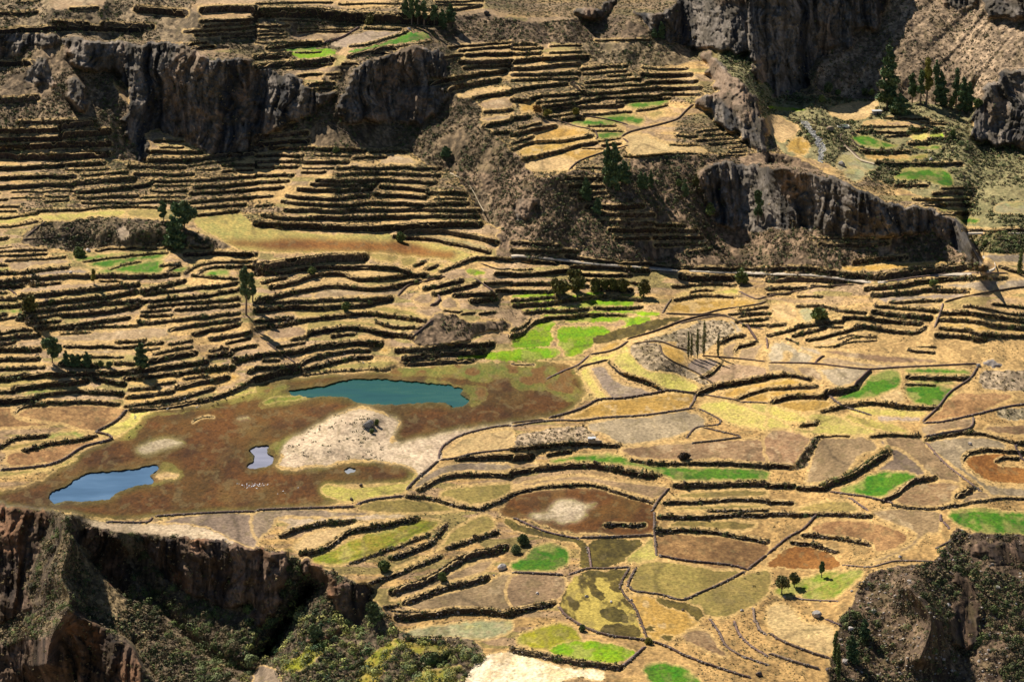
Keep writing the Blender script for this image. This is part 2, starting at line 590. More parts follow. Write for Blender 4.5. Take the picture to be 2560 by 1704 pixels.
r 56 1850,1085 2100,1070 2356,1065
w 28 1390,1375 1500,1260 1600,1180 1690,1100
r 46 1500,1372 1700,1262 1900,1232 2356,1242
w 26 930,1510 1050,1470 1370,1430
w 26 0,1560 450,1545 920,1530
r 32 1390,1432 1600,1442 1750,1492 1900,1522 2100,1552
r 42 2100,1532 2356,1422
f plough 1440,1350 1600,1200 1850,1115 2356,1130 2356,1190 1950,1200 1700,1240 1550,1350
f straw 1720,1060 1780,980 1950,880 2356,820 2356,980 2000,1020 1850,1060
f olive 1680,1420 1800,1350 2200,1310 2356,1310 2356,1390 2150,1480 2000,1510 1800,1450
f olive 1000,1480 1400,1450 1700,1490 1850,1568 940,1568
r 28 190,52 450,15
r 62 250,122 600,52 900,22 1150,22
r 46 650,122 850,92 1040,87
r 50 400,222 470,172 620,132
r 46 410,272 700,202 900,152 1060,152
r 22 440,312 700,282 1000,262 1230,267
r 80 0,352 200,302 400,272
r 46 0,252 380,227
r 46 0,132 210,117
w 18 90,15 210,110 330,190 430,290
r 54 1300,87 1560,72 1820,42
r 62 1360,162 1700,122 2100,97
r 54 1380,212 1700,192 2000,182
r 54 1810,42 2180,32
f olive 450,290 700,220 1050,180 1300,190 1200,250 700,270
f gold 400,150 700,90 1000,45 1250,80 1200,110 1050,70 800,80
f lime 1850,140 2100,120 2356,95 2356,180 2100,160
T 2 2
f lime 0,0 350,0 340,40 0,60
f lime 0,90 380,65 440,100 400,150 100,180 0,180
f lime 440,0 740,0 620,120 480,140 500,100 430,40
r 22 0,217 200,217
w 20 720,130 900,100 1000,60 1080,0
w 14 320,355 500,270 620,220 720,130
w 22 610,270 640,240 800,200 890,175
f gold 750,120 870,30 1010,0 980,60 800,110
f yellow 640,220 740,140 900,115 1080,30 1080,80 900,170 700,215
f plough 720,250 820,225 870,240 920,330 1060,400 1200,430 1310,490 920,530 860,480 740,300
f yellow 620,280 700,240 730,300 850,490 900,530 790,530 680,400
w 22 0,790 250,750 450,735 600,740 860,710 1200,690 1500,650 1680,620
w 28 340,715 550,660 700,600 800,545 1000,535 1300,490 1440,460 1650,485 1700,480
w 18 0,760 300,725
r 50 910,200 1000,292 1150,352 1300,402 1390,460
f yellow 930,160 1060,90 1150,180 1250,260 1500,300 1700,400 1720,470 1450,460 1380,440 1250,360 1050,290 930,230
f hillpale 1100,50 1350,30 1380,130 1560,220 1850,400 1800,410 1480,290 1200,240
w 18 1350,30 1380,130 1560,230 1700,300 1850,400
f gold 1390,40 1620,110 1600,170 1540,210 1400,130
f plough 1600,240 1680,160 1900,170 1930,210 1850,270 1760,330
r 40 1760,332 1860,282 1930,202
f soil 1790,350 1950,210 2356,240 2356,310 1860,400
r 62 1700,482 1850,422 2356,332
w 20 1100,30 1350,10 1500,60 1680,105
w 18 1740,140 2100,170 2330,195
f gold 480,720 560,680 700,610 810,560 1300,500 1450,485 1680,500 1620,610 1200,680 850,700
f palesoil 690,790 860,720 1250,690 1600,640 1790,740 1580,860 1350,920 1100,955 960,940 850,860
f yellow 1720,600 1850,550 2050,560 2200,620 2356,690 2356,820 2200,800 2000,760 1900,700
f gold 1930,510 2000,450 2356,370 2356,420 2200,470 2050,520
r 40 2080,532 2250,472 2356,442
f gold 2140,550 2356,480 2356,560
w 20 1700,490 1950,530 2100,555
w 18 2100,565 2356,575
f yellow 2180,590 2356,590 2356,670
w 18 1640,620 1680,560 1700,490
w 14 1700,620 1860,700 1930,760 1700,800 1610,900
w 16 1750,800 2100,880
w 22 1650,945 1900,920 2120,890
f hillpale 0,960 50,870 300,820 520,790 680,800 840,930 980,960 0,1000
r 42 0,1002 200,982 500,952 980,962
r 80 0,1080 180,1062
r 36 330,1052 540,1012
f green 350,1110 550,1060 850,1030 960,1040 1100,1100 1300,1140 1600,1160 2356,1190 2356,1270 1900,1280 1500,1280 1400,1230 1100,1150 700,1110
f brown 1000,1000 1120,970 1600,930 2130,900 2356,930 2356,1110 1900,1090 1600,1100 1150,1080
r 32 1100,1092 1300,1122 1600,1132
r 46 1640,1122 1870,1132
r 54 1880,1122 2356,1152
r 62 0,1212 300,1172 600,1142 850,1162 1100,1212 1320,1242
f soil 0,1180 0,1125 350,1125 600,1115 300,1155
f soil 0,1330 300,1270 600,1230 900,1270 1200,1310 1450,1360 1300,1450 1100,1400 800,1320 500,1290 0,1360
r 32 0,1402 300,1342 700,1327 900,1362
r 36 900,1372 1100,1432 1300,1482
f marsh 0,1415 300,1365 700,1355 1000,1425 1290,1495 1310,1750 700,1760 400,1730 150,1640 -100,1600 -60,1480
f sand 380,1490 520,1455 620,1480 700,1500 790,1500 650,1560 700,1600 650,1640 480,1680 350,1650 150,1600 330,1560
r 58 1500,1332 1900,1322 2300,1312 2356,1330
w 28 1300,1568 1350,1480 1460,1350
r 40 1400,1492 1700,1482 2000,1462 2356,1472
r 26 1800,1562 2356,1557
f olive 1450,1440 1700,1380 2356,1370 2356,1430
f olive 1400,1540 1800,1510 2356,1500 2356,1535 1400,1562
T 3 2
f palesoil 0,180 60,10 200,20 250,70 420,140 360,210 170,210 220,120 160,110 130,200
w 22 0,205 430,215 900,265 1190,250 1500,235 1930,215
f brown 490,80 900,110 1560,170 1560,210 1100,210 800,170 600,130
f soil 490,200 540,140 1000,210 1450,230 900,250
f soil 260,270 430,240 520,360 460,370
f soil 0,215 180,220 290,310 100,280 0,290
f palesoil 470,250 920,270 780,390 620,420 500,310
f gold 0,380 220,340 380,380 0,420
r 46 0,337 150,312 400,352
r 40 0,447 450,417
f gold 0,470 300,445 500,465 0,520
r 54 40,562 200,512 540,512
f gold 90,600 300,545 600,570 480,640 260,660
r 64 540,472 660,462 820,422
w 50 800,420 960,270
w 20 550,500 660,590 950,690
f green 630,530 720,480 840,430 970,300 1190,275 1200,430 1050,480 1000,510 700,540
f straw 1000,520 1200,440 1260,560 1000,540
f green 1250,270 1500,250 1830,270 1870,300 1300,295
r 46 1280,337 1850,342
f green 1280,362 1700,377 1730,395 1400,385
r 24 1270,397 1400,402 1540,407
f green 1270,420 1700,440 1600,580 1500,600 1330,560
w 25 1940,240 1870,350 1680,480 1570,620 1430,750
r 42 500,642 660,602
r 42 680,602 950,572 1300,612 1570,617
f yellow 740,612 1000,612 1450,635 1480,660 1400,700 1000,690
f sand 1000,712 1150,665 1400,700 1200,730
f yellow 0,590 150,620 380,710 350,750 260,760 0,680
f yellow 0,700 230,790 180,820 0,820
f yellow 350,680 600,680 1000,830 900,870 400,860 230,820 430,790
f yellow 700,700 950,710 1300,840 1050,830
r 44 310,782 450,752
w 24 1430,760 1600,750 1880,690 2356,590
f stubble 1450,740 1560,640 1700,490 1900,470 2250,500 2100,600 1900,680 1600,740
f soil 1400,790 1880,700 1880,790 1600,830 1450,880
w 30 1430,890 1650,850 1880,800 1900,700
r 32 1450,912 1800,852 2000,862 2270,942
r 18 420,882 750,872
r 32 940,882 1100,862 1400,882
f brown 1990,800 2100,770 2356,780 2356,900 2100,860
f brown 0,830 400,880 380,950 280,1100 200,1180 0,1110
f hill 200,980 420,880 490,900 330,1170 270,1180 230,1080
r 54 0,1142 220,1162
f soil 340,1290 480,900 700,890 870,870 1000,950 1020,1000 850,1060 750,1180 600,1290 350,1310
r 74 500,1335 750,1245 900,1145 1100,1025
f plough 1030,920 1160,950 1280,1030 1450,1220 1000,1190 1130,1090 1110,1000
f soil 1080,900 1380,880 1600,1080 1780,1290 1550,1270 1300,1050
f green 660,1370 820,1300 990,1210 1360,1240 1180,1340 1060,1430 800,1410
r 54 1060,1472 1200,1402 1330,1292 1540,1262
f brown 1180,1480 1330,1330 1540,1290 1780,1330 1700,1400 1700,1480 1500,1530
r 60 1740,1432 1890,1362
f soil 1780,1470 1900,1380 2080,1440 1850,1500
r 54 0,1332 240,1332
r 54 280,1352 540,1362
w 26 550,1390 750,1420 900,1440 1150,1500
r 28 1150,1512 1500,1542 1800,1502 2100,1452 2356,1452
f palesoil 1460,930 1850,880 2200,980 1850,1020 1780,1080 1850,1200 2100,1330 2356,1400 2356,1440 2100,1430 1900,1290 1500,1000
f rust 1820,1110 1900,1060 2250,1030 2280,1060 2100,1080 2120,1150 2356,1240 2356,1360 2050,1280
r 36 1800,1092 1850,1032 2050,1007 2280,1017
r 34 2100,1112 2150,1082 2310,1082
w 14 1440,930 1600,1110 1800,1270 1960,1390
w 16 2280,940 2310,1050 2356,1110
r 40 2290,942 2356,942
r 40 2290,1022 2356,1022
f green 1690,1572 1950,1530 2150,1572
w 18 740,1440 820,1500 920,1568
r 44 0,1482 220,1492
f olive 250,1540 500,1470 760,1480 850,1568 250,1568
f rockgrey 1990,230 2030,190 2110,180 2150,250 2050,262
f hillpale 2110,650 2250,620 2356,630 2356,720 2200,720
f hillpale 1950,300 2100,270 2356,330 2356,460 2000,440
T 0 3
w 24 1420,50 2000,15 2356,5
w 18 970,100 1380,100 1420,50
f sand 650,30 900,90 1350,110 1900,150 2200,300 2050,270 1550,230 1300,200 1000,170
f plough 1480,90 2356,30 2356,330 2200,300 1900,150
f rock 0,-60 170,-40 460,0 470,100 400,250 330,400 250,700 200,950 0,1100
f rock 680,170 850,180 1100,250 1180,480 1200,620 1160,790 950,580 780,350
f rock 1300,220 1480,250 1540,240 2100,270 2200,330 2356,340 2356,750 2100,900 1800,760 1500,600 1350,380
f rock 560,1000 700,950 1000,1090 1200,1230 1300,1450 1420,1568 0,1568 100,1200 450,1150
f dryscrub 640,200 950,600 1180,830 1250,1000 1150,1150 900,980 700,830 560,800 520,600
d 8 640,880 700,930 1000,1070 1210,1210 1320,1430 1440,1568
d 4 600,180 640,200 800,420 960,600 1160,800
b 9 60 620,60 640,300 560,600 640,820 480,1150 430,1400
b -4 110 1230,450 1500,900 1900,1300 2300,1480
T 1 3
f rock 0,340 170,345 280,380 290,450 200,900 0,1050
f rock 400,480 650,530 700,640 720,820 620,650
f rock 720,690 1040,690 1010,900 960,1020 800,1000 740,850
f rock 480,1200 650,1120 950,1000 1000,1010 850,1110 600,1230
r 44 230,232 440,142 900,82
r 54 420,392 650,332 850,192 1200,122 1480,72
f grassgold 520,440 700,360 850,270 1200,160 1500,80 1680,75 1700,110 1550,200 1100,400 800,480 640,490
r 28 870,472 1200,362 1600,212
r 54 1240,432 1600,292 1750,132
r 44 1050,662 1300,572 1700,412
r 44 1760,342 2000,262 2220,192
r 78 1250,742 1600,622 1900,432 2300,332
r 62 1370,842 1700,722 2130,612
r 74 1300,982 1600,952 1900,912 2356,942
r 32 1180,872 1300,867
r 18 1250,917 1550,917
r 36 1390,1182 1550,1162 1730,1172
r 18 1550,1302 1640,1302
r 15 1620,1342 1800,1312
f soil 1230,800 1500,680 1800,560 2180,440 2100,560 1800,640 1450,760
f soil 1400,880 1700,760 2150,640 2250,570 2356,580 2356,890 1900,880
f straw 330,330 500,200 900,110 1400,50 1300,100 850,170 660,300 400,370
f sand 320,100 190,80 200,60 600,65 1300,20 1400,40 1000,80 600,100 300,160 200,220 180,240 330,100
f olive 1250,540 1650,360 1800,180 2100,30 2200,150 1700,340 1300,560
f palegreen 1400,1130 1700,1040 2356,1000 2356,1090 2100,1180 1850,1160
f white 1940,1500 2356,1310 2356,1568 2050,1568
f plough 0,1430 200,1470 300,1568 0,1568
f plough 0,0 1000,0 1100,30 600,60 200,60 150,150 0,250
b -10 40 500,700 300,1000 100,1300
T 2 3
f green 0,470 100,430 200,320 350,290 480,330 530,400 500,490 400,540 300,555 0,540
w 28 0,565 480,590
w 34 620,250 900,245 1310,225
w 22 0,60 300,190 620,260
f soil 0,590 470,600 490,760 380,830 0,880
r 64 0,925 200,882 380,842
r 40 860,122 1220,122
f darkgrass 720,280 1180,265 1200,300 1030,450 700,520
f yellow 1030,450 1190,320 1300,240 1330,430 1100,480
w 20 690,320 720,530
w 20 520,590 700,530 860,530 1090,515
w 16 1090,520 1000,720 1120,880 1230,1160
w 22 1150,520 1080,710 1220,750 1370,770 1570,820 1740,750 1930,670 2160,550
f olive 1160,500 1340,450 2120,550 1950,640 1580,810 1350,760 1090,710
w 28 1340,410 1600,460 2000,500 2170,545
f stubble 1340,220 1700,210 2356,300 2150,530 1350,400
r 46 1330,187 1600,172 1900,192 2200,252 2356,272
r 46 1350,42 1800,52 2000,32 2356,32
w 16 1320,0 1320,200 1340,410
f olive 1440,110 1800,80 2250,100 2200,170 1700,150
w 28 2170,545 2356,400
f mottled 440,840 560,620 700,580 1080,560 1010,700 1100,870 1220,1150 1000,1150 700,1060 480,940
f gold 1080,770 1500,830 1720,900 1750,1000 1500,1150 1240,1180 1130,900
f darkgrass 1330,800 1500,830 1650,850 1760,930 1720,1000 1620,920 1450,880
f olive 1600,820 1800,720 2356,530 2356,760 2000,960 1780,960 1730,880
w 30 420,870 480,960 700,1090 900,1150 1220,1190 1400,1240 1600,1340 2000,1480 2200,1540
f yellowgreen 30,1170 200,1080 500,1030 640,1180 480,1250 340,1280 100,1230
f lime 340,1270 640,1190 1130,1290 1000,1380 800,1385 400,1310
r 62 0,1262 300,1332 600,1382 1000,1432
w 28 1010,1440 1120,1350 1240,1240
f white 0,1310 200,1350 500,1440 850,1510 500,1530 200,1568 0,1568
f green 1200,1450 1300,1390 1420,1390 1650,1470 1900,1568 1550,1568
f brown 1550,1150 1650,1090 1800,1100 1900,1230 2000,1340 1750,1260
w 20 1800,980 1900,1120 1960,1240 2100,1330 2356,1420
w 20 2030,1000 2080,1130 2200,1250 2356,1340
w 24 2230,880 2260,1080 2340,1140
T 3 3
r 46 0,27 450,27 950,42
f stubble 390,180 500,90 900,80 1150,150 1290,240 1200,330 1000,380 970,300 700,240
r 40 320,217 600,237 940,312
r 36 220,292 400,302 620,372
f rust 0,480 200,330 450,330 640,440 670,490 500,530 0,500
w 26 0,400 200,240 330,170 470,20
f soil 960,0 1560,0 1580,180 1430,220 1350,320 950,490 900,480 1360,230 1150,120
f green 1650,30 1700,0 2200,0 2356,80 2356,190 2050,205 1800,150
w 16 1600,20 1600,90 1670,165
w 18 1540,350 1700,270 1830,190
w 16 670,495 950,515 1180,460 1650,465 1700,430 1550,350
f grassgreen 290,770 500,640 750,540 880,550 750,690 600,800
f grassgreen 60,720 400,590 650,560 250,770 100,780
f straw 0,880 200,860 320,1000 600,1070 580,1310 400,1270 80,1150 0,1050
w 34 0,1120 100,1190 400,1310 570,1360
w 34 0,1310 200,1380 480,1460
w 16 220,800 380,820 650,830
w 22 510,990 700,1070
f rock 1900,320 2100,290 2356,300 2356,420 2200,500 2000,420
f rock 1720,560 1850,620 1950,900 1880,1250 1700,1230 1660,1000 1740,800

b 6 60 1300,700 1500,1000 1400,1350 
b -1 70 1800,300 1850,700 1800,1200 1700,1560
X 1700 720 0.27165
r 26 450,240 640,235 840,225
w 14 0,330 300,265 450,270 540,320 640,360 770,385
f palesoil 470,290 560,360 580,410 520,430 490,370 440,310
w 40 600,330 640,400 700,490
r 38 370,500 430,470 500,450 600,440
r 42 510,590 530,540 600,520 700,500
f soil 390,630 400,540 500,490 560,500 500,560 510,640
f soil 540,650 560,560 700,520 780,500 720,600 690,665
w 20 800,450 812,500 815,560
f palesoil 1090,540 1160,530 1320,600 1240,615
f straw 1200,510 1380,470 1560,410 1810,435 1600,445 1400,525
r 15 1240,540 1400,535 1600,452 1810,442
r 13 1410,545 1600,492 1810,482
r 22 980,465 1030,480 1100,520
w 26 1250,690 1290,650 1340,620
r 22 1400,360 1500,355
r 28 2100,570 2200,590 2340,590
r 16 2190,540 2356,545
f hillpale 0,380 120,330 420,300 480,420 300,520 200,600 0,600
X 300 880 0.27165
f wetgrass 0,810 40,740 240,580 600,545 1000,480 1200,330 1500,290 1560,310 1300,420 900,500 500,570 270,600 200,700 100,800
f wetgrass 1290,500 1400,400 1700,395 1760,430 1500,490
f wetgrass 1350,870 1400,840 1500,800 1900,640 1780,680 1500,860 1440,960 1400,900
f wetgrass 250,800 600,810 640,830 300,860
f wetgrass 380,1010 480,1030 580,1130 450,1180 300,1230 280,1150 380,1100
f straw 430,1100 540,1120 540,1150 450,1170 330,1150
r 12 670,640 730,605 860,595
X 0 0 1.0866
f wetgrass 880,850 1200,832 1310,842 1330,870 1200,865 1100,880 1060,870 900,862
f wetgrass 1190,860 1290,870 1340,905 1320,925 1250,900 1180,890
f wetgrass 980,880 1060,885 1120,895 1110,920 1080,935 1075,905
T 2 3
f darkgrass 640,560 860,545 1060,540 1050,590 850,610 700,600
f darkgrass 880,690 960,640 1040,660 980,740 900,720
f darkgrass 820,920 960,880 1080,960 1060,1010 860,1000
f darkgrass 810,1060 1000,1030 1180,1080 1170,1150 980,1150 820,1110
f darkgrass 690,630 780,690 870,800 820,830 700,710
f darkgrass 600,265 680,285 690,510 620,500 650,400
f darkgrass 1230,1060 1310,1060 1320,1085 1240,1090
f darkgrass 1370,1150 1480,1140 1470,1180 1400,1190
f darkgrass -60,70 100,130 350,190 620,250 600,280 350,240 120,190 -60,120
T 1 3
f grassgold 1240,1180 1310,1200 1200,1400 1000,1568 800,1568 1000,1380
f yellowgreen 230,1440 420,1300 560,1180 640,1250 520,1400 380,1470
f grassgold 1300,1568 1500,1490 1750,1430 1900,1420 1850,1480 1500,1568
f grassgold 1250,1180 1450,1200 1800,1250 1700,1330 1500,1320 1350,1260
T 3 0
f green 1330,1345 1480,1340 1600,1350 1480,1375 1340,1370
f grassgreen 1160,1480 1300,1440 1470,1420 1480,1450 1300,1480
f lime 1480,1240 1600,1225 1610,1260 1500,1265
f gold 870,1420 1050,1430 1300,1430 1150,1470 950,1470
f straw 870,1120 1060,1100 1090,1140 900,1155
'''
